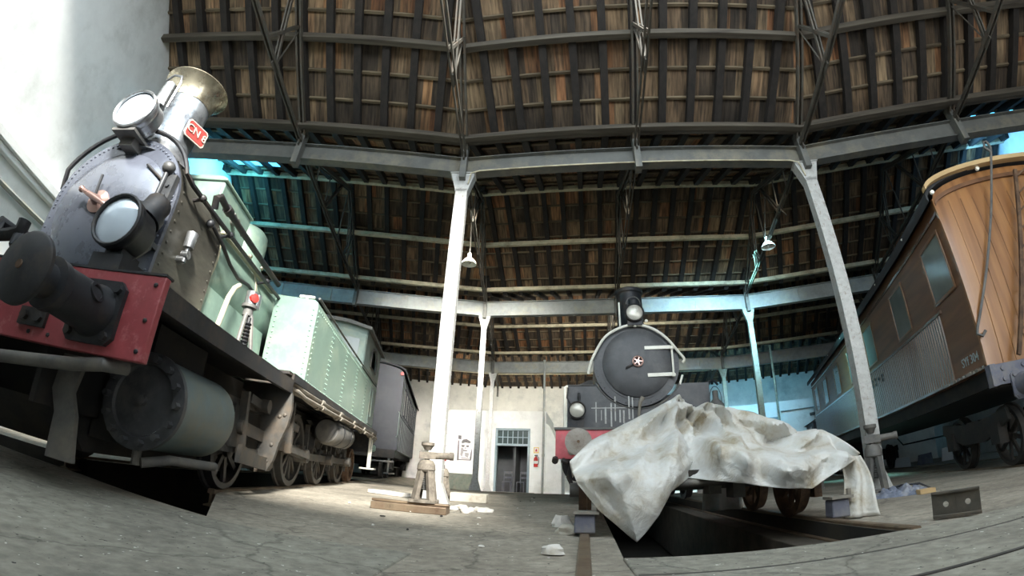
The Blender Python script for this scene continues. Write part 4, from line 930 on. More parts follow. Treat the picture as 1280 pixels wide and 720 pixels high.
for s_ in (-1, 1):
    wheel(t, s_ * 0.83, 2.12, 0.36, 8, M['black'], side=s_)
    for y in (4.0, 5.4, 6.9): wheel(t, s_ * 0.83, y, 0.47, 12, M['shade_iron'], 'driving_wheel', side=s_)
    wheel(t, s_ * 0.83, 8.1, 0.36, 8, M['rust'], side=s_)
    for y in (4.62, 6.1, 7.45):      # brake hangers and springs
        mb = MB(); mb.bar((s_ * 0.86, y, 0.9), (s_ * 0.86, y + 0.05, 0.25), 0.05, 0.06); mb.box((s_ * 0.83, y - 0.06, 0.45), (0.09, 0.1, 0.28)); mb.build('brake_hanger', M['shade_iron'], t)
    for y in (4.0, 5.4, 6.9):
        mb = MB()
        for k in range(6): mb.b2(s_ * 0.72, s_ * 0.80, y - 0.42 + 0.06 * k, y + 0.42 - 0.06 * k, 0.98 + 0.018 * -k, 0.996 + 0.018 * -k)
        mb.build('leaf_spring', M['grey_iron'], t)
mb = MB(); mb.lathe((1.08, 4.9, 0.86), (0, 1, 0), [(0.02, -0.05), (0.17, -0.03), (0.205, 0.02), (0.205, 1.2), (0.17, 1.25), (0.02, 1.27)], 32)
ar = mb.build('air_reservoir', M['grey_iron'], t, 'grey cylindrical air reservoir slung under the tank')
for y in (5.2, 5.8):
    mb = MB(); mb.lathe((1.08, y, 0.86), (0, 1, 0), [(0.208, 0), (0.214, 0.004), (0.214, 0.05), (0.208, 0.054)], 32, False); mb.build('strap', M['black'], ar)
for k, (x, z, r, y0, nm) in enumerate(((1.27, 1.12, 0.030, 2.7, 'upper'), (1.30, 1.05, 0.022, 2.75, 'lower'), (1.22, 1.06, 0.026, 3.2, 'inner'))):
    mb = MB(); mb.tube([(x - 0.12, y0 - 0.35, z + 0.05), (x - 0.02, y0 - 0.1, z + 0.03), (x, y0 + 0.1, z), (x, 6.0, z + 0.02), (x, 8.7, z + 0.01), (x - 0.1, 8.85, z - 0.12)], r, 8)
    for q in range(5): mb.cyl((x, 3.6 + 1.1 * q, z), (x, 3.72 + 1.1 * q, z), r * 1.5, n=10)
    mb.build('brake_pipe', M['dust_iron'], t)
mb = MB(); mb.bar((1.2, 8.45, 1.15), (1.2, 8.5, 0.38), 0.03, 0.05); mb.bar((1.2, 8.75, 1.15), (1.2, 8.7, 0.38), 0.03, 0.05); mb.b2(1.02, 1.34, 8.42, 8.78, 0.34, 0.37)
mb.build('cab_step', M['white'], t, 'whitish footstep below the cab')
mb = MB(); mb.lathe((1.15, 8.9, 0.86), (0, 0, 1), [(0.03, 0), (0.06, 0.03), (0.06, 0.12), (0.03, 0.16)], 12); mb.lathe((1.2, 9.05, 0.76), (0, 0, 1), [(0.03, 0), (0.06, 0.03), (0.06, 0.12), (0.03, 0.16)], 12); mb.tube([(1.1, 8.7, 0.9), (1.2, 9.05, 0.84)], 0.03, 8)
mb.build('brake_valves', M['green'], t)
mb = MB(); mb.b2(-1.2, 1.2, 8.65, 8.72, 0.72, 1.17); mb.build('rear_beam', M['black'], t)
buf = buffer_(t, 0.955, 0.935, -8.72); 
for o in [buf]: o.rotation_euler = (0, 0, 0); o.scale = (1, -1, 1)
# guard irons, front bars
for s_ in (-1, 1):
    mb = MB(); mb.prism([(0.66, 0.72), (0.84, 0.72), (0.80, 0.52), (0.86, 0.40), (0.90, 0.16), (0.70, 0.16), (0.70, 0.40), (0.64, 0.52)], (0, 0.16, 0), (s_, 0, 0), (0, 0, 1), (0, 0.03, 0)); mb.build('guard_iron', M['grey_iron'], t)
mb = MB(); mb.tube([(-1.0, -0.02, 0.60), (0.3, -0.02, 0.60), (0.9, 0.0, 0.65), (1.08, 0.02, 0.68), (1.14, 0.15, 0.70)], 0.036, 10); mb.build('steam_heat_pipe', M['grey_iron'], t)

# ------------------------------------------------------------------ coaches
def coach(name, label, loc, az, y1, y2, zb, ze, zr, hw, sidem, endm, roofm, wins, w0, w1, underm, panel_step=None, frame_m=None, both=True):
    t = thing(name, label, 'railway coach', (loc[0], loc[1], 0), az)
    mb = MB(); mb.b2(-hw, hw, y1, y2, zb, ze); bd = mb.build('body', sidem, t)
    mb = MB(); mb.prism([(-hw, zb), (hw, zb), (hw, ze)] + [(hw * math.cos(R(a)), ze + (zr - ze) * math.sin(R(a))) for a in range(12, 180, 12)] + [(-hw, ze)], (0, y1 - 0.012, 0), (1, 0, 0), (0, 0, 1), (0, 0.03, 0)); mb.build('end_wall', endm, t)
    ro = [(-hw - 0.14, ze - 0.02)] + [((hw + 0.14) * math.cos(R(a)), ze + 0.02 + (zr + 0.06 - ze) * math.sin(R(a))) for a in range(172, 7, -12)] + [(hw + 0.14, ze - 0.02)]
    ri = [(x * 0.985, z - 0.05) for x, z in reversed(ro)]
    mb = MB(); mb.prism(ro + ri, (0, y1 - 0.10, 0), (1, 0, 0), (0, 0, 1), (0, y2 - y1 + 0.2, 0)); mb.build('roof', roofm, t)
    for s_ in ((-1, 1) if both else (1,)):
        for y in wins:
            mb = MB(); wz0, wz1 = w0, w1; hwid = 0.36
            for a, b, c, d in ((y - hwid, y + hwid, wz1, wz1 + 0.05), (y - hwid, y + hwid, wz0 - 0.05, wz0), (y - hwid - 0.05, y - hwid, wz0 - 0.05, wz1 + 0.05), (y + hwid, y + hwid + 0.05, wz0 - 0.05, wz1 + 0.05)):
                mb.b2(s_ * hw, s_ * (hw + 0.025), a, b, c, d)
            wf = mb.build('window', frame_m or sidem, t, bevel=0.01)
            mb = MB(); mb.b2(s_ * (hw - 0.01), s_ * (hw + 0.008), y - hwid, y + hwid, wz0, wz1); mb.build('pane', M['window_pale'], wf)
    # underframe and bogies
    mb = MB(); mb.b2(-hw + 0.12, hw - 0.12, y1 + 0.1, y2 - 0.1, zb - 0.22, zb)
    mb.tube([(hw - 0.35, y1 + 2.5, zb - 0.2), (hw - 0.35, y1 + 3.2, zb - 0.55), (hw - 0.35, y2 - 3.2, zb - 0.55), (hw - 0.35, y2 - 2.5, zb - 0.2)], 0.025, 6)
    mb.build('underframe', underm, t)
    for yc_ in (y1 + 1.35, y2 - 1.35):
        mb = MB()
        for s_ in (-1, 1):
            mb.prism([(yc_ - 1.05, 0.78), (yc_ - 1.1, 0.62), (yc_ - 0.35, 0.40), (yc_ + 0.35, 0.40), (yc_ + 1.1, 0.62), (yc_ + 1.05, 0.78), (yc_ + 0.3, 0.70), (yc_ - 0.3, 0.70)], (s_ * 0.98, 0, 0), (0, 1, 0), (0, 0, 1), (s_ * 0.05, 0, 0))
            for dy in (-0.75, 0.75): mb.b2(s_ * 0.94, s_ * 1.08, yc_ + dy - 0.12, yc_ + dy + 0.12, 0.34, 0.62)
        mb.b2(-1.0, 1.0, yc_ - 0.2, yc_ + 0.2, 0.45, 0.72)
        bg_ = mb.build('bogie', underm, t)
        for s_ in (-1, 1):
            for dy in (-0.75, 0.75): wheel(bg_, s_ * 0.83, yc_ + dy, 0.40, 8, underm, side=s_)
    mb = MB(); mb.b2(-hw + 0.02, hw - 0.02, y1 - 0.10, y1 - 0.02, zb - 0.28, zb + 0.0); hs_ = mb.build('headstock', underm, t)
    return t, bd, hs_
# grey coach coupled behind the left engine
t, bd, hs_ = coach('passenger_coach', 'dark grey coach coupled behind the green engine', L0, -8.0, 13.4, 22.6, 1.02, 3.66, 3.95, 1.32, M['coach_green'], M['coach_grey'], M['pitch_roof'],
                   [14.9 + 1.05 * k for k in range(7)], 2.35, 3.3, M['frame_black'], frame_m=M['coach_grey'])
mb = MB()
y = 13.5
while y < 22.5:
    mb.b2(1.32, 1.34, y, y + 0.04, 1.04, 3.62); y += 0.525
mb.b2(1.32, 1.342, 13.4, 22.6, 2.2, 2.25); mb.b2(1.30, 1.345, 13.39, 13.46, 1.02, 3.66)
mb.build('panel_strips', M['coach_grey'], bd)
mb = MB(); mb.tube([(1.30, 13.33, 1.45), (1.34, 13.26, 1.5), (1.34, 13.26, 2.25), (1.30, 13.33, 2.3)], 0.02, 8); mb.build('grab_rail', M['green_dull'], t)
mb = MB(); mb.cyl((1.28, 13.36, 3.62), (1.28, 13.28, 3.62), 0.06, n=14); mb.build('tail_lamp', M['bright_red'], t, 'small red tail lamp at the roof corner')
mb = MB(); mb.bar((1.12, 13.35, 1.0), (1.12, 13.35, 0.25), 0.05, 0.05); mb.bar((1.12, 13.7, 1.0), (1.12, 13.35, 0.3), 0.04, 0.04); mb.bar((0.5, 13.35, 0.62), (1.3, 13.35, 0.62), 0.04, 0.05); mb.b2(1.0, 1.34, 13.2, 13.5, 0.22, 0.26); mb.build('step_bracket', M['grey_iron'], t)

# varnished teak coach on the right track
YR = 17.42
t, bd, hs_ = coach('teak_coach', 'varnished teak coach with ribbed lower side and end ladder', R0, 28.0, YR, 30.9, 1.28, 3.68, 4.02, 1.30, M['varnish_dark'], M['varnish'], M['pitch_roof'],
                   [18.05, 19.95, 22.2, 24.1, 26.1, 28.1, 29.9], 2.48, 3.28, M['frame_black'], frame_m=M['varnish_frame'])
mb = MB(); y = YR + 1.0
while y < 30.8:
    mb.prism([(y, 0), (y + 0.012, 0.02), (y + 0.05, 0.02), (y + 0.062, 0)], (-1.30, 0, 1.30), (0, 1, 0), (-1, 0, 0), (0, 0, 1.0)); y += 0.092
mb.b2(-1.30, -1.33, YR + 0.9, 30.9, 2.30, 2.345); mb.b2(-1.30, -1.325, YR, 30.9, 1.28, 1.32); mb.b2(-1.30, -1.325, YR, 30.9, 3.46, 3.50)
mb.build('matchboarding', M['varnish_rib'], bd)
mb = MB()
for k in range(13): mb.b2(-1.28 + 0.2 * k, -1.27 + 0.2 * k, YR - 0.024, YR - 0.012, 1.3, 3.62)
mb.b2(-1.325, -1.27, YR - 0.03, YR + 0.02, 1.28, 3.68); mb.build('corner_and_board_mouldings', M['varnish'], t)
# roof end: pale arched timber above a dark gap
ri_ = [(1.46 * math.cos(R(a)), 3.78 + 0.33 * math.sin(R(a))) for a in range(172, 7, -8)]
mb = MB(); mb.prism(ri_ + [(x, z - 0.07) for x, z in reversed(ri_)], (0, YR - 0.20, 0), (1, 0, 0), (0, 0, 1), (0, 0.12, 0)); mb.build('roof_end_arch', M['pale_timber'], t, 'pale arched roof end timber')
ri_ = [(1.31 * math.cos(R(a)), 3.60 + 0.30 * math.sin(R(a))) for a in range(176, 3, -8)]
mb = MB(); mb.prism(ri_ + [(x, z - 0.06) for x, z in reversed(ri_)], (0, YR - 0.05, 0), (1, 0, 0), (0, 0, 1), (0, 0.06, 0)); mb.build('end_cornice', M['varnish_dark'], t)
for x, z in ((-1.32, 3.74), (-0.45, 4.0)):
    mb = MB(); mb.lathe((x, YR - 0.08, z), (0, -1, 0), [(0.02, 0), (0.035, 0.02), (0.03, 0.05), (0.01, 0.06)], 12); mb.build('knob', M['white'], t)
for k in range(5):
    mb = MB(); mb.lathe((-1.40, YR + 1.9 * k + 1.2, 3.70), (-1, 0, 0), [(0.02, 0), (0.03, 0.02), (0.01, 0.05)], 10); mb.build('knob', M['white'], t)
mb = MB(); P = [(-0.17, YR - 0.22, 4.18), (-0.23, YR - 0.22, 4.26), (-0.20, YR - 0.22, 4.36), (-0.15, YR - 0.22, 4.36), (-0.13, YR - 0.22, 4.26), (-0.17, YR - 0.22, 4.16), (-0.55, YR - 0.12, 3.3), (-0.95, YR - 0.08, 2.5), (-1.33, YR - 0.05, 1.78), (-1.36, YR - 0.06, 1.70), (-1.30, YR - 0.07, 1.66), (-1.24, YR - 0.07, 1.72)]
mb.tube(P, 0.02, 8); mb.build('communication_cord', M['grey_iron'], t)
mb = MB(); mb.bar((0.12, YR - 0.16, 3.85), (-0.92, YR - 0.16, 1.33), 0.05, 0.05); mb.bar((0.50, YR - 0.16, 3.85), (-0.50, YR - 0.16, 1.33), 0.05, 0.05)
for k in range(9):
    f_ = k / 9.0; mb.bar((0.12 - 1.04 * f_, YR - 0.16, 3.75 - 2.4 * f_), (0.48 - 1.0 * f_, YR - 0.16, 3.95 - 2.4 * f_), 0.025, 0.025)
mb.build('end_ladder', M['rust'], t)
mb = MB(); mb.b2(-1.36, 1.36, YR - 0.16, YR - 0.06, 1.02, 1.27)
for k in range(9):
    for z in (1.08, 1.21): mb.nut((-1.2 + 0.3 * k, YR - 0.16, z), (0, -1, 0), 0.03, 0.02)
for k in range(4): mb.b2(-0.8 + 0.5 * k, -0.77 + 0.5 * k, YR - 0.175, YR - 0.16, 1.02, 1.27)
mb.b2(-1.38, -1.30, YR - 0.18, YR - 0.05, 1.01, 1.28)
hb = mb.build('buffer_beam', M['dusty_blue'], t, 'dusty blue-grey buffer beam')
buffer_(t, -0.955, 0.98, YR - 0.16, m_=M['dusty_blue']); buffer_(t, 0.955, 0.98, YR - 0.16, m_=M['dusty_blue'])
nrm = Vector((-1, 0, 0)); uu = Vector((0, -1, 0)); vv = Vector((0, 0, 1))
mm = Matrix((uu, vv, nrm)).transposed().to_4x4(); mm.translation = (-1.308, YR + 0.42, 1.47)
lettering('SYf 304', 0.17, M['letter_grey'], bd, mm, 0.003)
for y, pts in ((21.7, (2.10, 2.0)), (22.0, (2.08,)), (22.25, (2.12, 2.0)), (22.5, (2.12, 2.0)), (22.75, (2.12, 2.06, 2.0)), (23.0, (2.1, 2.04)), (23.55, (2.12, 2.0))):
    mb = MB()
    for z in pts: mb.b2(-1.318, -1.334, y - 0.035, y + 0.035, z - 0.03, z + 0.03)
    if len(pts) > 1: mb.b2(-1.318, -1.324, y - 0.014, y + 0.014, min(pts), max(pts))
    mb.build('worn_letter', M['letter_dark'], bd)
# low dark wagon beyond the teak coach
t = thing('low_carriage', 'low dark carriage with small panes beyond the teak coach', 'railway carriage', (R0[0], R0[1], 0), 28.0)
mb = MB(); mb.b2(-1.30, 1.1, 31.6, 36.0, 0.75, 2.2); mb.build('body', M['coach_grey'], t)
mb = MB(); mb.prism([(-1.42, 2.2), (1.2, 2.2), (1.0, 2.32), (-0.1, 2.42), (-1.2, 2.32)], (0, 31.4, 0), (1, 0, 0), (0, 0, 1), (0, 4.8, 0)); mb.build('roof', M['grey_iron'], t)
for k in range(4):
    mb = MB(); mb.b2(-1.30, -1.325, 31.9 + 1.0 * k, 32.5 + 1.0 * k, 1.5, 2.05); mb.build('window', M['window_pale'], t)
    mb = MB(); mb.b2(-1.15 + 0.6 * k, -0.7 + 0.6 * k, 31.575, 31.6, 1.5, 2.05); mb.build('end_window', M['letter_grey'], t)
for s_ in (-1, 1):
    for y in (32.6, 35.0): wheel(t, s_ * 0.83, y, 0.36, 8, M['black'], side=s_)
from mathutils import noise as NZ
def catmull(P, u):
    n = len(P) - 1; x = u * n; i = min(int(x), n - 1); f = x - i
    p0, p1, p2, p3 = (Vector(P[max(0, min(n, j))]) for j in (i - 1, i, i + 1, i + 2))
    return 0.5 * ((2 * p1) + (p2 - p0) * f + (2 * p0 - 5 * p1 + 4 * p2 - p3) * f * f + (3 * p1 - p0 - 3 * p2 + p3) * f ** 3)
# ------------------------------------------------------------------ middle engine
t = thing('locomotive', 'black engine with white handrail and round door behind plastic sheet', 'locomotive', (C0[0], C0[1], 0), 10.0)
mb = MB(); mb.b2(-1.36, 1.36, 0, 0.05, 0.70, 1.15); bb = mb.build('buffer_beam', M['red_pink'], t, 'pinkish red buffer beam', bevel=0.006)
mb = MB(); mb.b2(-1.38, 1.38, -0.03, 0.5, 1.15, 1.185); mb.build('deck_edge', M['grey_iron'], bb)
mb = MB(); mb.cyl((-1.36, 0.02, 0.70), (-1.36, -0.06, 0.66), 0.05, n=8); mb.cyl((-1.25, 0.0, 0.68), (-1.15, -0.04, 0.64), 0.04, n=8); mb.build('beam_bolts', M['black'], bb)
for s_ in (-1, 1): buffer_(t, s_ * 1.0, 0.93, 0.0, 0.5, 0.195, M['dust_pale'], 'dusty pale buffer')
# casing plate with a ring flange round the smokebox
pts = [(-1.2, 1.185), (1.2, 1.185), (1.2, 1.94), (0.70, 1.94)] + [(0.80 * math.cos(R(a)), 2.33 + 0.80 * math.sin(R(a))) for a in range(-25, -156, -10)] + [(-0.70, 1.94), (-1.2, 1.94)]
mb = MB(); mb.prism(pts, (0, 0.42, 0), (1, 0, 0), (0, 0, 1), (0, 0.25, 0)); cas = mb.build('front_casing', M['engine_grey'], t, 'dusty black front casing')
mb = MB(); mb.tube([(0.80 * math.cos(R(a)), 0.415, 2.33 + 0.80 * math.sin(R(a))) for a in range(-155, -24, 6)], 0.014, 6); mb.tube([(-1.2, 0.415, 1.94), (-0.72, 0.415, 1.94)], 0.012, 6); mb.build('casing_edge', M['grey_iron'], cas)
mb = MB()
rnd = random.Random(3)
for k in range(10):
    x = -0.72 + 0.075 * k + rnd.uniform(-0.02, 0.02); z1 = rnd.uniform(1.5, 1.78); w_ = rnd.uniform(0.012, 0.03)
    mb.b2(x, x + w_, 0.415, 0.42, 1.22 + rnd.uniform(0, 0.15), z1)
mb.b2(-0.80, -0.2, 0.415, 0.42, 1.545, 1.56)
mb.build('paint_drips', M['column'], cas, 'pale paint drips')
mb = MB(); mb.lathe((0, 0.55, 2.33), (0, 1, 0), [(0.745, 0), (0.745, 1.4)], 56)
for k in range(40): a = 2 * math.pi * k / 40; mb.rivet((0.70 * math.cos(a), 0.55, 2.33 + 0.70 * math.sin(a)), (0, -1, 0), 0.012)
sbx = mb.build('smokebox', M['engine_grey'], t)
mb = MB(); mb.lathe((0.01, 0.55, 2.34), (0, -1, 0), [(0.64, -0.01), (0.64, 0.012), (0.60, 0.014), (0.60, 0.04), (0.585, 0.052), (0.42, 0.085), (0.2, 0.105), (0.02, 0.11)], 56)
dr = mb.build('smokebox_door', M['engine_grey'], t, 'round dished smokebox door')
mb = MB(); mb.tube([(0.01 + 0.085 * math.cos(2 * math.pi * k / 20), 0.41, 2.34 + 0.085 * math.sin(2 * math.pi * k / 20)) for k in range(20)], 0.016, 8, True)
for k in range(5): a = 2 * math.pi * k / 5; mb.bar((0.01, 0.41, 2.34), (0.01 + 0.085 * math.cos(a), 0.41, 2.34 + 0.085 * math.sin(a)), 0.022, 0.018)
mb.cyl((0.01, 0.40, 2.34), (0.01, 0.46, 2.34), 0.03); mb.build('door_wheel', M['copper'], dr, 'copper-coloured door wheel')
mb = MB(); mb.tube([(-0.03, 0.42, 2.31), (-0.2, 0.42, 2.23)], [0.012, 0.02], 8); mb.build('locking_lever', M['black'], dr)
for z in (2.58, 2.10):
    mb = MB(); mb.bar((0.14 if z > 2.3 else 0.17, 0.455, z), (0.60, 0.475, z + 0.01), 0.05, 0.06); mb.sphere((0.62, 0.47, z), 0.04); mb.build('hinge_strap', M['white'], dr, 'white hinge strap')
mb = MB(); mb.cyl((0.62, 0.47, 2.08), (0.62, 0.47, 2.6), 0.018, n=8); mb.build('hinge_pin', M['white'], dr)
hp = [(-0.84, 0.52, 2.16), (-0.81, 0.50, 2.30), (-0.74, 0.48, 2.48), (-0.54, 0.47, 2.80), (-0.28, 0.47, 2.96), (0, 0.47, 3.02), (0.28, 0.47, 2.95), (0.54, 0.47, 2.76), (0.74, 0.48, 2.50), (0.83, 0.50, 2.38), (0.80, 0.52, 2.32)]
mb = MB(); mb.tube([catmull(hp, k / 60) for k in range(61)], 0.024, 8)
mb.cyl((0, 0.47, 2.98), (0, 0.47, 3.05), 0.03); mb.build('handrail', M['white'], t, 'white arched handrail')
mb = MB(); mb.tube([(0.76, 0.42, 2.08), (0.70, 0.42, 1.92)], 0.02, 8); mb.build('side_rail', M['white'], t)
mb = MB(); mb.tube([(-1.235, 0.36, 1.19), (-1.235, 0.36, 1.90), (-1.20, 0.40, 1.92)], 0.022, 8); mb.build('side_rail', M['white'], t)
mb = MB(); mb.lathe((-0.02, 0.98, 2.98), (0, 0, 1), [(0.40, 0), (0.34, 0.08), (0.27, 0.16), (0.25, 0.2), (0.245, 0.80), (0.27, 0.82), (0.27, 0.88), (0.25, 0.9), (0.21, 0.86)], 36); mb.build('chimney', M['black'], t)
hl = headlamp(t, 0.0, 0.38, 3.22, 0.165, 0.22, M['lens_dull'], M['black'], 'headlamp on the smokebox before the chimney')
mb = MB(); mb.lathe((0.0, 0.5, 3.42), (0, -0.3, 1), [(0.09, 0), (0.085, 0.08), (0.06, 0.1)], 16); mb.build('lamp_top', M['black'], hl)
mb = MB(); mb.tube([(0.13 * math.cos(R(a)), 0.5, 3.42 + 0.15 * math.sin(R(a))) for a in range(0, 181, 15)], 0.01, 6); mb.build('lamp_handle', M['grey_iron'], hl)
mb = MB(); mb.b2(-0.13, 0.13, 0.42, 0.62, 3.0, 3.1); mb.build('lamp_bracket', M['black'], hl)
mb = MB(); mb.sphere((0.2, 0.4, 3.06), 0.03); mb.build('knob', M['white'], hl)
mb = MB(); mb.cyl((-0.25, 0.6, 2.98), (-0.25, 0.6, 3.5), 0.018, n=8); mb.build('lamp_rod', M['white'], hl)
hl = headlamp(t, -1.03, 0.26, 1.50, 0.14, 0.2, M['lens_dull'], M['black'], 'small headlamp at the left of the deck')
mb = MB(); mb.b2(-1.15, -0.92, 0.3, 0.42, 1.185, 1.37); mb.build('lamp_bracket', M['black'], hl)
mb = MB(); mb.cyl((-1.0, 0.36, 1.62), (-1.0, 0.36, 1.80), 0.022, n=8); mb.build('lamp_vent', M['black'], hl)
mb = MB(); mb.tube([(-1.18, 0.36, 1.88), (-1.2, 0.36, 1.72), (-1.14, 0.36, 1.6)], 0.014, 6); mb.build('lamp_hook', M['black'], hl)
mb = MB(); mb.lathe((1.26, 0.3, 1.34), (0, 0, 1), [(0.13, 0), (0.15, 0.1), (0.13, 0.2), (0.055, 0.28), (0.05, 0.3), (0.05, 0.42), (0.03, 0.43)], 20); mb.tube([(1.26 + 0.10 * math.cos(R(a)), 0.3, 1.62 + 0.22 * math.sin(R(a))) for a in range(-10, 191, 20)], 0.008, 6)
mb.b2(1.2, 1.32, 0.24, 0.36, 1.185, 1.34); mb.build('hand_lantern', M['grey_iron'], t, 'grey lantern with a wire handle')
mb = MB(); mb.tube([(0.0, 0.3, 1.19), (-0.03, 0.3, 1.42), (0.0, 0.3, 1.62), (0.05, 0.3, 1.70)], [0.03, 0.025, 0.03, 0.04], 8); mb.build('lamp_iron', M['dust_iron'], t)
mb = MB(); mb.tube([(1.2, 0.5, 1.95), (1.3, 0.5, 2.0), (1.38, 0.5, 1.9)], 0.02, 6); mb.build('hook', M['black'], t)
mb = MB(); mb.tube([(-0.95, 0.05, 0.75), (-1.12, 0.05, 0.62), (-1.16, 0.1, 0.42), (-1.1, 0.12, 0.30)], 0.035, 8); mb.build('hose', M['black'], t)
mb = MB(); mb.lathe((0, 1.95, 2.33), (0, 1, 0), [(0.70, 0), (0.70, 3.6)], 40); mb.build('boiler', M['black'], t)
mb = MB()
for s_ in (-1, 1): mb.b2(s_ * 0.72, s_ * 1.2, 2.4, 5.6, 1.19, 2.1); mb.b2(s_ * 0.6, s_ * 0.64, 0.05, 7.6, 0.4, 1.15)
mb.b2(-1.25, 1.25, 0.3, 7.6, 1.12, 1.16); mb.build('tanks_and_frame', M['black'], t)
mb = MB(); mb.b2(-1.2, 1.2, 5.6, 7.5, 1.16, 2.9); mb.prism([(-1.25, 2.9), (1.25, 2.9), (0.8, 3.1), (-0.8, 3.1)], (0, 5.4, 0), (1, 0, 0), (0, 0, 1), (0, 2.3, 0)); mb.build('cab', M['black'], t)
for s_ in (-1, 1):
    wheel(t, s_ * 0.9, 1.3, 0.36, 8, M['black'], side=s_)
    for y in (2.9, 4.2, 5.5): wheel(t, s_ * 0.9, y, 0.50, 12, M['black'], 'driving_wheel', side=s_)
    mb = MB(); mb.lathe((s_ * 1.02, 0.7, 0.62), (0, 1, 0), [(0.27, 0), (0.27, 0.7)], 28); mb.build('cylinder', M['black'], t)
    mb = MB(); mb.b2(s_ * 0.8, s_ * 0.98, 0.0, 0.05, 0.14, 0.72); mb.build('guard_iron', M['grey_iron'], t)

# ------------------------------------------------------------------ rail trolley under the sheet
t = thing('rail_trolley', 'low iron rail trolley with spoked wheels under the plastic sheet', 'trolley', (C0[0], C0[1], 0), 10.0)
mb = MB(); mb.b2(-0.72, 0.72, -3.42, -3.34, 0.36, 0.46); mb.b2(-0.72, 0.72, -1.9, -1.82, 0.36, 0.46)
for x in (-0.62, 0, 0.62): mb.b2(x - 0.035, x + 0.035, -3.4, -1.84, 0.36, 0.45)
fr = mb.build('chassis', M['black'], t)
mb = MB(); mb.cyl((-0.9, -3.08, 0.33), (0.9, -3.08, 0.33), 0.035); mb.cyl((-0.9, -2.15, 0.33), (0.9, -2.15, 0.33), 0.035); mb.cyl((-0.35, -3.46, 0.36), (0.2, -3.46, 0.36), 0.03); mb.b2(0.30, 0.40, -3.3, -3.1, 0.22, 0.42); mb.b2(0.10, 0.20, -3.3, -3.1, 0.26, 0.42); mb.build('axle', M['grey_iron'], t)
mb = MB(); mb.b2(-0.45, 0.50, -3.1, -1.95, 0.46, 0.55); mb.b2(-0.1, 0.6, -2.3, -1.8, 0.55, 0.78); mb.cyl((0.03, -2.42, 0.5), (0.03, -2.42, 1.12), 0.03); mb.cyl((0.33, -2.42, 0.7), (0.33, -2.42, 1.02), 0.04); mb.b2(-0.7, 1.0, -2.7, -2.6, 0.46, 0.56); mb.build('engine_housing', M['black'], t)
for s_ in (-1, 1):
    for y in (-3.08, -2.15):
        w_ = wheel(t, s_ * 0.9, y, 0.285, 8, M['rust'], 'spoked_wheel', 0.1, s_)
        mb = MB(); mb.cyl((s_ * 0.9 + s_ * 0.05, y, 0.31), (s_ * 0.9 + s_ * 0.13, y, 0.31), 0.06); mb.build('hub', M['grey_iron'], w_)
mb = MB(); mb.b2(1.03, 1.10, -3.26, -2.95, 0.16, 0.43); mb.build('axle_box', M['rust'], t)
# plastic sheet thrown over it
TARP = [
  ((-1.020, -3.50, 0.539), (-0.978, -3.70, 0.428), (-0.953, -3.75, 0.372)), ((-0.844, -3.20, 0.731), (-0.841, -3.75, 0.429), (-0.807, -3.80, 0.190)),
  ((-0.584, -2.90, 0.862), (-0.686, -3.80, 0.400), (-0.555, -3.85, -0.024)), ((-0.334, -2.70, 1.009), (-0.466, -3.75, 0.481), (-0.408, -3.85, 0.151)),
  ((0.027, -2.50, 1.197), (-0.250, -3.60, 0.597), (-0.300, -3.75, 0.307)), ((0.158, -2.50, 1.070), (0.026, -3.10, 0.650), (-0.092, -3.45, 0.401)),
  ((0.327, -2.50, 1.104), (0.083, -3.55, 0.603), (0.090, -3.65, 0.362)), ((0.570, -2.60, 1.060), (0.274, -3.60, 0.571), (0.346, -3.70, 0.316)),
  ((0.772, -2.80, 0.893), (0.505, -3.60, 0.477), (0.571, -3.75, 0.274)), ((0.991, -3.00, 0.720), (0.730, -3.65, 0.444), (0.768, -3.75, 0.256)),
  ((1.222, -3.10, 0.712), (0.983, -3.65, 0.506), (0.978, -3.75, 0.357)), ((1.300, -3.55, 0.476), (1.219, -3.65, 0.452), (1.171, -3.70, 0.429))]
def lin(P, u):
    n = len(P) - 1; x = u * n; i = min(int(x), n - 1); f = x - i
    return Vector(P[i]).lerp(Vector(P[i + 1]), f)
BACK = [tuple(Vector(c[0]) + Vector((0, 0.85, -0.30 if 2 < k < 9 else -0.12))) for k, c in enumerate(TARP)]
MIDR = [tuple(Vector(c[0]).lerp(Vector(c[1]), 0.5) + Vector((0, 0.10, -0.03))) for c in TARP]
HEM = [c[2] for c in TARP]
def tri(x): return 1 - 4 * abs((x % 1.0) - 0.5)
PEAKS = (((0.027, 1.20), 7.0, 0.3), ((0.327, 1.11), 6.0, 0.75), ((1.22, 0.72), 5.0, 0.1))
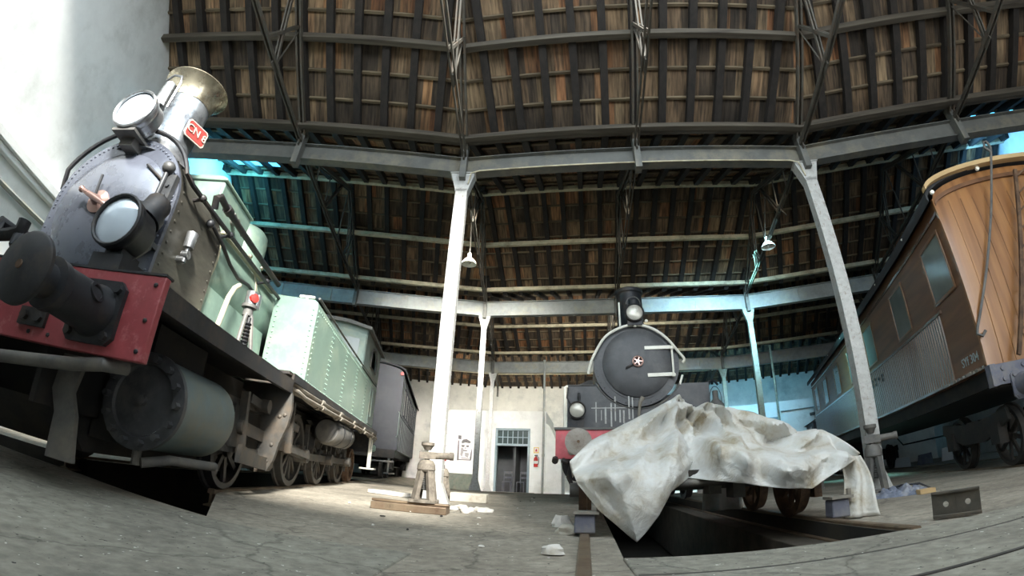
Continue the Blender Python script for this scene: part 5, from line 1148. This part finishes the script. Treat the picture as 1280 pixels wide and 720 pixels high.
def tarp_pt(u, v):
    mixl = lambda P, k: catmull(P, u).lerp(lin(P, u), k)
    rows = [mixl(BACK, 0.6), mixl([c[0] for c in TARP], 0.85), mixl(MIDR, 0.45), mixl([c[1] for c in TARP], 0.45), mixl(HEM, 0.85)]
    p = catmull(rows, v)
    k = min(1.0, 6 * v) * min(1.0, 5 * (1 - v) + 0.25) * min(1, 8 * u, 8 * (1 - u))
    d = 0.0
    for (px, pz), fr, ph in PEAKS:              # pleats that run out from where the sheet is held up
        dx, dz = p.x - px, pz - p.z; r = math.hypot(dx, dz); an = math.atan2(dx, dz + 0.05)
        an += 0.10 * NZ.noise(Vector((p.x * 3, p.z * 3, ph * 9)))
        wgt = math.exp(-r * 1.5); d += wgt * min(r, 0.35) * 0.52 * tri(an * fr / 3.1416 + ph)
    cr = (1 - 2.2 * abs(NZ.noise(Vector((u * 6 + v * 2.5, v * 2.4 - u * 2, 1.7))))) * 0.045
    cr += (1 - 2.2 * abs(NZ.noise(Vector((u * 15 - v * 4, v * 6 + u * 3, 4.1))))) * 0.022
    cr += (1 - 2.2 * abs(NZ.noise(Vector((u * 38 + v * 9, v * 17 - u * 8, 8.3))))) * 0.008
    bow = -0.10 * math.exp(-((u - 0.20) / 0.10) ** 2 - ((v - 0.72) / 0.13) ** 2) + 0.13 * math.exp(-((u - 0.33) / 0.05) ** 2 - ((v - 0.66) / 0.12) ** 2) - 0.07 * math.exp(-((u - 0.62) / 0.09) ** 2 - ((v - 0.78) / 0.10) ** 2)
    p += Vector((0.3 * cr, -d - cr + bow, 0.35 * cr)) * k
    return p
mb = MB(); mb.grid(170, 80, tarp_pt)
sh = mb.build('plastic_sheet', M['sheet'], solid=0.004); pose(sh, (C0[0], C0[1], 0), 10.0)
tag(sh, 'dirty white plastic sheet draped over trolley before the black engine', 'plastic sheet')
def flap(u, v):
    x = 1.10 + (1.27 - 1.10) * u + (-0.05 + 0.07 * u) * v; z = 0.46 - 0.45 * v; y = -3.6 - 0.15 * v + 0.03 * math.sin(u * 9 + v * 2) - 0.05 * u
    return Vector((x + 0.02 * math.sin(v * 5), y, z))
mb = MB(); mb.grid(16, 16, flap); mb.build('hanging_fold', M['sheet'], sh, solid=0.004)
def flap2(u, v): return Vector((0.45 + 0.42 * u + 0.05 * v * (u - 0.5), -1.75 + 0.05 * math.sin(u * 12), 0.55 - 0.54 * v))
mb = MB(); mb.grid(18, 8, flap2); mb.build('rear_fold', M['sheet'], sh, solid=0.004)
for x, nm in ((-0.9, 'left'), (0.98, 'right')):
    t = thing('wheel_chock', 'blue-grey wheel chock on the rail beside %s' % ('the white rubble lump' if x < 0 else 'the hanging sheet fold'), 'wheel chock', local(C0, 10, x, -3.72, 0.026), 10.0, 'wheel chocks at the trolley')
    mb = MB(); mb.prism([(-0.075, 0), (0.075, 0), (0.07, 0.13), (-0.07, 0.13)], (0, -0.05, 0), (1, 0, 0), (0, 0, 1), (0, 0.12, 0)); mb.build('block', M['dusty_blue'], t, bevel=0.01)
    mb = MB(); mb.b2(-0.08, 0.10, -0.07, 0.08, 0.135, 0.155); mb.cyl((0.1, 0.0, 0.1), (0.1, 0.0, 0.2), 0.02, n=8); mb.build('clamp', M['dust_iron'], t)

# ------------------------------------------------------------------ white rooms against the back wall
def room(az, x0, x1, d0, d1, z1, zf, door=None):
    mb = MB()
    if door:
        a, b, h = door
        mb.b2(x0, a, d0, d0 + 0.15, zf, z1); mb.b2(b, x1, d0, d0 + 0.15, zf, z1); mb.b2(a, b, d0, d0 + 0.15, h, z1)
    else: mb.b2(x0, x1, d0, d0 + 0.15, zf, z1)
    mb.b2(x0, x0 + 0.15, d0 + 0.15, d1, zf, z1); mb.b2(x1 - 0.15, x1, d0 + 0.15, d1, zf, z1); mb.b2(x0, x1, d0, d1, z1, z1 + 0.12)
    return pose(struct('wall_room', mb, M['white_wall']), (OX, OY, 0), az)
room(10.0, -7.45, -2.66, 32.0, 36.5, 3.15, -0.5, (-4.88, -3.34, 2.5))
mb = MB(); mb.b2(-4.88, -4.78, 31.96, 32.16, -0.4, 2.5); mb.b2(-3.44, -3.34, 31.96, 32.16, -0.4, 2.5); mb.b2(-4.78, -3.44, 31.96, 32.16, 2.40, 2.5); mb.b2(-4.78, -3.44, 31.97, 32.12, 1.72, 1.82)
dw = pose(struct('door_1', mb, M['blue_grey'], bevel=0.006), (OX, OY, 0), 10.0)
mb = MB()
for k in range(1, 6): mb.b2(-4.78 + 1.34 * k / 6 - 0.015, -4.78 + 1.34 * k / 6 + 0.015, 32.0, 32.05, 1.82, 2.4)
mb.b2(-4.78, -3.44, 32.0, 32.05, 2.09, 2.12); mb.build('glazing_bars', M['blue_grey'], dw)
mb = MB(); mb.b2(-4.78, -3.44, 32.06, 32.07, 1.82, 2.4); mb.build('transom_glass', M['window_dark'], dw)
mb = MB(); mb.b2(-5.1, -3.1, 31.75, 32.0, -0.45, -0.27); mb.b2(-7.6, -5.0, 31.85, 32.0, -0.45, -0.30)
pose(struct('trim_4', mb, M['stone'], bevel=0.01), (OX, OY, 0), 10.0)
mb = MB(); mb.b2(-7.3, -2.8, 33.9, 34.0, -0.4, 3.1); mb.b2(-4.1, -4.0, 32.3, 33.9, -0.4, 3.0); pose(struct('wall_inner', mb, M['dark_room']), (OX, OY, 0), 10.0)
mb = MB(); mb.b2(-7.42, -5.75, 31.985, 32.0, -0.36, 0.42); pose(struct('baseboard_1', mb, M['dado']), (OX, OY, 0), 10.0)
mb = MB(); mb.b2(-7.85, -7.5, 32.0, 32.3, -0.3, 2.8); pose(struct('trim_5', mb, M['blue_grey']), (OX, OY, 0), 10.0)
mb = MB(); mb.prism([(-2.66, -0.4), (-1.95, -0.4), (-1.98, 0.9), (-2.1, 1.6), (-2.3, 2.2), (-2.5, 2.6), (-2.66, 2.75)], (0, 32.1, 0), (1, 0, 0), (0, 0, 1), (0, 3, 0)); pose(struct('trim_7', mb, M['white_wall']), (OX, OY, 0), 10.0)
def chair(x, y, az, lab):
    t = thing('wooden_chair', lab, 'chair', local(O3, 10, x, y, -0.29), az, 'chairs inside the room')
    mb = MB(); mb.b2(-0.2, 0.2, -0.2, 0.2, 0.43, 0.46); mb.build('seat', M['dusty_blue'], t)
    mb = MB(); mb.b2(-0.2, 0.2, 0.18, 0.21, 0.8, 0.92); mb.b2(-0.2, 0.2, 0.18, 0.21, 0.6, 0.68); mb.build('backrest', M['dusty_blue'], t)
    for a in (-1, 1):
        for b in (-1, 1):
            mb = MB(); mb.b2(a * 0.18 - 0.02, a * 0.18 + 0.02, b * 0.18 - 0.02, b * 0.18 + 0.02, 0, 0.9 if b > 0 else 0.43); mb.build('leg', M['dusty_blue'], t)
chair(-4.45, 33.0, 10, 'dark chair inside the doorway on the poster side'); chair(-3.75, 32.9, 30, 'dark chair inside the doorway on the fire extinguisher side')
# poster: grey portrait sketch of a person in a cap
t = thing('poster', 'grey portrait poster on the white wall beside the doorway', 'poster', local(O3, 10, -6.23, 31.985, 1.55), 10.0)
mb = MB(); mb.b2(-0.34, 0.34, -0.012, 0, -0.56, 0.56); mb.build('paper_sheet', M['paper'], t)
mb = MB()
for pts in ([(-0.17, 0.30), (-0.10, 0.38), (0.05, 0.40), (0.17, 0.34), (0.26, 0.28), (0.2, 0.22), (0.0, 0.25), (-0.16, 0.2)], [(-0.18, 0.13), (-0.02, 0.13), (-0.04, 0.05), (-0.14, 0.04)], [(0.05, 0.12), (0.18, 0.13), (0.16, 0.05), (0.06, 0.05)],
            [(-0.1, -0.08), (0.12, -0.1), (0.08, -0.14), (-0.06, -0.13)], [(-0.34, -0.56), (-0.26, -0.56), (-0.29, 0.3), (-0.34, 0.36)], [(0.24, -0.5), (0.32, -0.5), (0.33, 0.05), (0.27, -0.2)], [(-0.34, 0.40), (-0.2, 0.38), (-0.2, 0.55), (-0.34, 0.56)], [(-0.3, -0.54), (0.3, -0.54), (0.3, -0.5), (-0.3, -0.5)]):
    mb.prism(pts, (0, -0.012, 0), (1, 0, 0), (0, 0, 1), (0, -0.002, 0))
mb.build('dark_drawing', M['ink'], t)
mb = MB()
for pts in ([(-0.18, 0.02), (-0.08, -0.0), (-0.06, -0.16), (-0.12, -0.4), (-0.2, -0.3)], [(0.0, -0.2), (0.2, -0.22), (0.16, -0.42), (0.02, -0.36)], [(-0.15, -0.42), (0.2, -0.44), (0.22, -0.48), (-0.15, -0.47)], [(0.0, 0.04), (0.04, 0.04), (0.05, -0.04), (-0.01, -0.04)]):
    mb.prism(pts, (0, -0.012, 0), (1, 0, 0), (0, 0, 1), (0, -0.0015, 0))
mb.build('shading', M['ink_pale'], t)
# extinguisher and sign
t = thing('fire_extinguisher', 'red fire extinguisher hanging on the wall beside the doorway', 'fire extinguisher', local(O3, 10, -3.06, 31.9, 0.84), 10.0)
mb = MB(); mb.lathe((0, 0, 0), (0, 0, 1), [(0.085, 0), (0.09, 0.01), (0.09, 0.34), (0.07, 0.40), (0.03, 0.43), (0.03, 0.46)], 20); mb.build('bottle', M['bright_red'], t)
mb = MB(); mb.lathe((0, 0, 0.14), (0, 0, 1), [(0.091, 0), (0.0915, 0.005), (0.0915, 0.11), (0.091, 0.115)], 20, False); mb.build('paper_label', M['paper'], t)
mb = MB(); mb.bar((-0.06, 0, 0.49), (0.08, 0, 0.50), 0.03, 0.04); mb.tube([(0.05, 0, 0.46), (0.13, -0.02, 0.4), (0.13, -0.02, 0.2), (0.1, -0.02, 0.1)], 0.014, 6); mb.build('valve_and_hose', M['black'], t)
mb = MB(); mb.b2(-0.03, 0.03, 0.08, 0.1, 0.1, 0.46); mb.build('wall_bracket', M['grey_iron'], t)
mb = MB(); mb.b2(-0.11, 0.11, -0.01, 0, -0.13, 0.13)
o = mb.build('safety_sign', M['yellow']); pose(o, local(O3, 10, -3.06, 31.99, 1.56), 10.0); tag(o, 'small orange and yellow safety sign above the fire extinguisher', 'sign')
mb = MB(); mb.b2(-0.07, 0.07, -0.014, -0.01, -0.08, 0.10); mb.build('sign_panel', M['paper'], o)
mb = MB(); mb.prism([(-0.05, -0.06), (0.05, -0.06), (0.03, 0.03), (0, 0.08), (-0.03, 0.03)], (0, -0.014, 0), (1, 0, 0), (0, 0, 1), (0, -0.002, 0)); mb.build('flame_mark', M['bright_red'], o)
# low white room at the right end of the back wall
room(28.0, -4.8, -0.9, 33.5, 36.5, 3.35, -0.1)
mb = MB(); mb.b2(-4.0, -2.5, 33.42, 33.5, 2.62, 2.78); mb.b2(-3.95, -3.9, 33.44, 33.5, 1.4, 2.62); mb.b2(-2.6, -2.55, 33.44, 33.5, 1.4, 2.62); mb.b2(-3.25, -3.2, 33.44, 33.5, 1.4, 2.62); mb.b2(-3.95, -2.55, 33.44, 33.5, 1.35, 1.42)
wn = pose(struct('window_1', mb, M['blue_grey']), (OX, OY, 0), 28.0)
mb = MB(); mb.b2(-3.9, -2.6, 33.47, 33.49, 1.4, 2.62); mb.build('pane', M['window_dark'], wn)
mb = MB(); mb.tube([(-2.4, 33.44, 3.0), (1.6, 33.44, 3.1)], 0.03, 6); mb.cyl((-0.75, 33.4, 3.1), (-0.75, 33.4, 2.85), 0.012, n=6)
o = pose(mb.build('wall_conduit', M['girder']), (OX, OY, 0), 28.0); tag(o, 'grey conduit along the pale wall beside the teak coach', 'conduit')
mb = MB(); mb.cyl((-1.1, 33.38, 2.72), (-0.45, 33.38, 2.78), 0.07, n=12); mb.cyl((-0.75, 33.4, 2.75), (-0.75, 33.4, 2.86), 0.015, n=6)
o = pose(mb.build('tube_lamp', M['grey_iron']), (OX, OY, 0), 28.0); tag(o, 'grey tubular lamp hanging under the conduit beside teak coach', 'lamp')

# ------------------------------------------------------------------ thin standpipes, lamps
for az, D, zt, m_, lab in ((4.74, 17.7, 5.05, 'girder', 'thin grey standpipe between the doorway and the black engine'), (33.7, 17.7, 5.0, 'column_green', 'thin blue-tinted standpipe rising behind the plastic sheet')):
    x, y = D * math.sin(R(az)), D * math.cos(R(az))
    mb = MB(); mb.cyl((0, 0, -0.35), (0, 0, zt), 0.045, n=12); mb.lathe((0, 0, 1.2), (0, 0, 1), [(0.055, 0), (0.055, 0.1)], 12); mb.lathe((0, 0, zt - 0.06), (0, 0, 1), [(0.06, 0), (0.06, 0.08)], 12)
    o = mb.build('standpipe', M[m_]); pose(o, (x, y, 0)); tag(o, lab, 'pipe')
def pendant(az, s_, zl, off, lab):
    p = polar(az, s_, off, zl)
    t = thing('pendant_lamp', lab, 'lamp', p, az, 'pendant lamps under the second roof bay')
    mb = MB(); mb.lathe((0, 0, 0), (0, 0, 1), [(0.165, -0.08), (0.16, -0.06), (0.10, 0.03), (0.055, 0.07), (0.045, 0.08), (0.04, 0.17), (0.02, 0.19), (0.02, 0.17), (0.035, 0.08), (0.09, 0.025), (0.15, -0.065)], 28, False); mb.build('shade', M['white'], t, 'cream enamel shade')
    mb = MB(); mb.sphere((0, 0, -0.02), 0.055, (1, 1, 1.2)); mb.build('bulb', M['lens_dull'], t)
    sg = 1 if off <= 0 else -1
    mb = MB(); mb.tube([(0, 0, 0.18), (0.0, 0, 0.3), (-off * 0.6, -0.7, 0.62 + 0.3), (-off, -1.6, 5.0 - zl)], 0.014, 6); mb.build('conduit_arm', M['truss'], t)
pendant(1.0, 20.7, 4.74, -0.10, 'cream pendant lamp beside the column behind the rusty jack'); pendant(19.0, 21.3, 5.25, -0.02, 'cream pendant lamp beside the column near the grey jack')

# ------------------------------------------------------------------ lifting jacks
def jack(loc, az, h, body, label, head=None, bar=True, s_=1.0):
    t = thing('screw_jack', label, 'jack', loc, az)
    mb = MB()
    for a in range(4):
        an = R(45 + 90 * a); c, s2 = math.cos(an), math.sin(an)
        mb.bar((0.15 * c * s_, 0.15 * s2 * s_, 0.02), (0.075 * c * s_, 0.075 * s2 * s_, h * 0.56), 0.09 * s_, 0.06 * s_, (c, s2, 0.2))
        mb.bar((0.17 * c * s_, 0.17 * s2 * s_, 0.0), (0.17 * c * s_, 0.17 * s2 * s_, 0.03), 0.08, 0.08)
    mb.build('legs', body, t)
    mb = MB(); mb.lathe((0, 0, 0), (0, 0, 1), [(0.20 * s_, 0), (0.20 * s_, 0.025), (0.16 * s_, 0.03)], 20); mb.build('foot_ring', body, t)
    mb = MB(); mb.lathe((0, 0, h * 0.52), (0, 0, 1), [(0.105 * s_, 0), (0.125 * s_, 0.02), (0.118 * s_, h * 0.12), (0.085 * s_, h * 0.19), (0.06 * s_, h * 0.2)], 24); mb.build('collar', body, t)
    mb = MB(); mb.lathe((0, 0, h * 0.2), (0, 0, 1), [(0.035 * s_, 0), (0.035 * s_, h * 0.6)], 14)
    for k in range(9): mb.lathe((0, 0, h * 0.22 + k * h * 0.035), (0, 0, 1), [(0.036 * s_, 0), (0.046 * s_, h * 0.01), (0.036 * s_, h * 0.02)], 14, False)
    mb.build('screw', M['grey_iron'], t)
    mb = MB(); mb.lathe((0, 0, h * 0.89), (0, 0, 1), [(0.045 * s_, 0), (0.07 * s_, h * 0.06), (0.09 * s_, h * 0.08), (0.09 * s_, h * 0.13), (0.05 * s_, h * 0.132)], 20); mb.build('head', head or body, t, 'red jack head' if head else None)
    if bar:
        mb = MB(); mb.b2(-0.10 * s_, 0.12 * s_, -0.05 * s_, 0.05 * s_, h * 0.74, h * 0.86); mb.lathe((0.1 * s_, 0, h * 0.80), (1, 0, 0.02), [(0.045 * s_, 0), (0.045 * s_, 0.20 * s_), (0.052 * s_, 0.20 * s_), (0.052 * s_, 0.25 * s_), (0.03 * s_, 0.25 * s_), (0.028 * s_, 0.12 * s_)], 18, False)
        mb.build('turning_bar', body, t)
    return t
jack((-0.80, 4.72, 0.10), 0, 0.60, M['jack_iron'], 'dusty rust-brown screw jack standing on a rusty sleeper', s_=0.78)
jack((-0.92, 6.9, 0.0), 20, 0.66, M['jack_iron'], 'red-headed screw jack just behind the rusty sleeper', M['bright_red'], False, 0.8)
jack((4.64, 4.84, 0.0), 43, 0.84, M['grey_iron'], 'grey screw jack with long bar beside the rag heap', s_=0.95)
jack((5.6, 7.4, 0.0), 30, 0.95, M['grey_iron'], 'red-headed screw jack peeping past the broad grey column', M['bright_red'], False, 0.9)
mb = MB(); mb.b2(-0.44, 0.32, -0.13, 0.13, 0, 0.075); mb.b2(-0.46, 0.33, -0.05, 0.05, 0.075, 0.10)
o = mb.build('sleeper', M['rail'], bevel=0.008); pose(o, (-0.86, 4.66, 0), 2); tag(o, 'short rusty sleeper under the dusty screw jack', 'sleeper')
mb = MB(); mb.b2(-0.22, 0.22, -0.12, 0.12, 0, 0.05)
o = mb.build('timber_offcut', M['stone'], bevel=0.008); pose(o, (-1.12, 4.95, 0.0), 12); tag(o, 'pale timber offcut lying behind the rusty sleeper', 'timber')
mb = MB(); mb.prism([(-0.35, -0.1), (0.3, -0.14), (0.36, 0.05), (-0.2, 0.16)], (0, 0, 0), (1, 0, 0), (0, 1, 0), (0, 0, 0.06))
o = mb.build('stone_slab', M['debris_white'], bevel=0.01); pose(o, (-1.75, 7.1, 0), 20); tag(o, 'flat whitish slab on sunlit floor near the grey coach', 'slab')
mb = MB(); mb.b2(-0.27, 0.27, -0.17, 0.17, 0, 0.13)
o = mb.build('stone_block', M['stone'], bevel=0.012); pose(o, (-0.5, 6.95, 0), 4); tag(o, 'pale stone block lying before the slim columns', 'block')
def rock(name, loc, sc, m_, label, seed, cat_='stone', group=None):
    rn = random.Random(seed); mb = MB(); mb.sphere((0, 0, 0), 1, (1, 1, 1), 10, 6)
    V = []
    for p in mb.v:
        v = Vector(p); k = 1 + 0.45 * NZ.noise(v * 1.6 + Vector((seed * 3.1, 0, 0))); V.append((v.x * k * sc[0], v.y * k * sc[1], max(-0.4, v.z * k) * sc[2]))
    mb.v = V
    o = mb.build(name, m_); pose(o, (loc[0], loc[1], loc[2] + sc[2] * 0.4), rn.uniform(0, 180)); return tag(o, label, cat_, group)
rock('stone', (0.27, 2.5, 0.008), (0.07, 0.045, 0.035), M['debris_white'], 'pale broken stone on the floor nearest the camera', 1)
rock('stone', (0.50, 3.95, 0), (0.09, 0.07, 0.07), M['debris_white'], 'white rubble lump behind the chock near the doorway side', 2)
rock('stone', (0.50, 3.45, 0), (0.12, 0.10, 0.05), M['stone'], 'grey rubble lump beside the wheel chock', 3)
for k, (x, y) in enumerate([(-0.55, 5.2), (-0.45, 5.4), (-0.35, 5.15), (-0.28, 5.35), (-0.5, 5.55), (-0.2, 5.25), (-0.4, 5.0)]):
    rock('rubble_stone', (x, y, 0), (0.06 + 0.02 * (k % 3), 0.06, 0.035), M['debris_white'], 'white rubble lump scattered beside the rusty sleeper', 10 + k, 'rubble', 'white rubble beside the rusty sleeper')
rnd = random.Random(11)
for k in range(34):
    x, y = rnd.uniform(-2.9, 0.6), rnd.uniform(1.3, 9)
    if x < -1.6 and y > 2.2: x += 1.6
    rock('stone_chip', (x, y, 0.006), (rnd.uniform(0.008, 0.028), rnd.uniform(0.008, 0.02), 0.008), M['debris_white'] if k % 3 else M['frame_black'], 'tiny stone chip scattered on the dusty floor', 40 + k, 'stone', 'stone chips on the floor')
# fishplate standing at the kerb
t = thing('fishplate', 'brown steel plate with two pale holes standing by the kerb', 'steel plate', (2.625, 2.06, 0.01), 50.5)
mb = MB(); n = 28
U = Vector((1, 0, 0)); hw, hh = 0.145, 0.155
pr = [(-hw, 0.0), (-0.055, 0.0), (0.055, 0.0), (hw, 0.0), (hw, hh), (0.055, hh), (-0.055, hh), (-hw, hh)]
def plate_with_holes(mb, cs, r, w_, h_, y0, y1):
    xs = [-w_, 0.0, w_]
    for i in range(2):
        a, b = xs[i], xs[i + 1]; cx = cs[i]; m_ = 24
        O_ = []; I_ = []
        for k in range(m_):
            an = 2 * math.pi * k / m_ + math.pi / 4; c, s2 = math.cos(an), math.sin(an); q = max(abs(c), abs(s2))
            O_.append(((a + b) / 2 + (b - a) / 2 * c / q, h_ / 2 + h_ / 2 * s2 / q)); I_.append((cx + r * c, h_ * 0.5 + r * s2))
        holed(mb, O_, I_, (0, y0, 0), (1, 0, 0), (0, 0, 1), (0, y1 - y0, 0))
plate_with_holes(mb, (-0.062, 0.07), 0.017, hw, hh, -0.012, 0.012)
mb.b2(-hw, hw, -0.03, 0.012, hh - 0.015, hh)
mb.build('web_plate', M['steel_plate'], t, bevel=0.003)
mb = MB(); mb.b2(-hw, hw, -0.035, 0.012, 0.0, 0.018); mb.build('foot_flange', M['steel_plate'], t, bevel=0.003)
# rags beyond the right jack
def heap(u, v):
    x, y = (u - 0.5) * 0.62, (v - 0.5) * 0.5; e = max(0, 1 - (2 * u - 1) ** 2) * max(0, 1 - (2 * v - 1) ** 2)
    return Vector((x, y, 0.10 * e ** 0.6 * (0.55 + 0.9 * abs(NZ.noise(Vector((u * 6, v * 6, 2)))) + 0.5 * NZ.noise(Vector((u * 13, v * 13, 5)))) + 0.002))
mb = MB(); mb.grid(40, 34, heap); o = mb.build('crumpled_rag', M['rag']); pose(o, (4.15, 3.95, 0.0), 45); tag(o, 'crumpled blue-grey rag heap beside the grey jack', 'rag')
mb = MB()
for k in range(3): mb.tube([(-0.25 + 0.05 * k, 0.1 * math.sin(k), 0.06), (0.0, 0.12 - 0.05 * k, 0.10), (0.2, 0.05 + 0.06 * k, 0.09), (0.33, -0.02, 0.02)], 0.01, 6)
mb.build('loose_cord', M['black'], o)
mb = MB(); mb.b2(-0.09, 0.09, -0.05, 0.05, 0, 0.05); o = mb.build('timber_scrap', M['pale_timber'], bevel=0.006); pose(o, (4.15, 3.62, 0.0), 20); tag(o, 'small yellowish timber scrap beside the rag heap', 'timber')
for k, (p, sz, m_, lab) in enumerate((((13.2, 12.4), (0.55, 0.4, 0.34), 'paper', 'white block under the teak coach nearest the grey jack'), ((13.9, 12.0), (0.55, 0.4, 0.36), 'dusty_blue', 'bluish crate between the white blocks under the teak coach'), ((14.6, 11.6), (0.4, 0.4, 0.46), 'paper', 'taller white block beside the front wheels of teak coach'))):
    mb = MB(); mb.prism([(-sz[0] / 2, 0), (sz[0] / 2, 0), (sz[0] * 0.45, sz[2]), (-sz[0] * 0.38, sz[2] * 0.9)], (0, -sz[1] / 2, 0), (1, 0, 0), (0, 0, 1), (0, sz[1], 0))
    o = mb.build('white_block' if k != 1 else 'crate', M[m_], bevel=0.01); pose(o, (p[0], p[1], 0), 50); tag(o, lab, 'block' if k != 1 else 'crate')
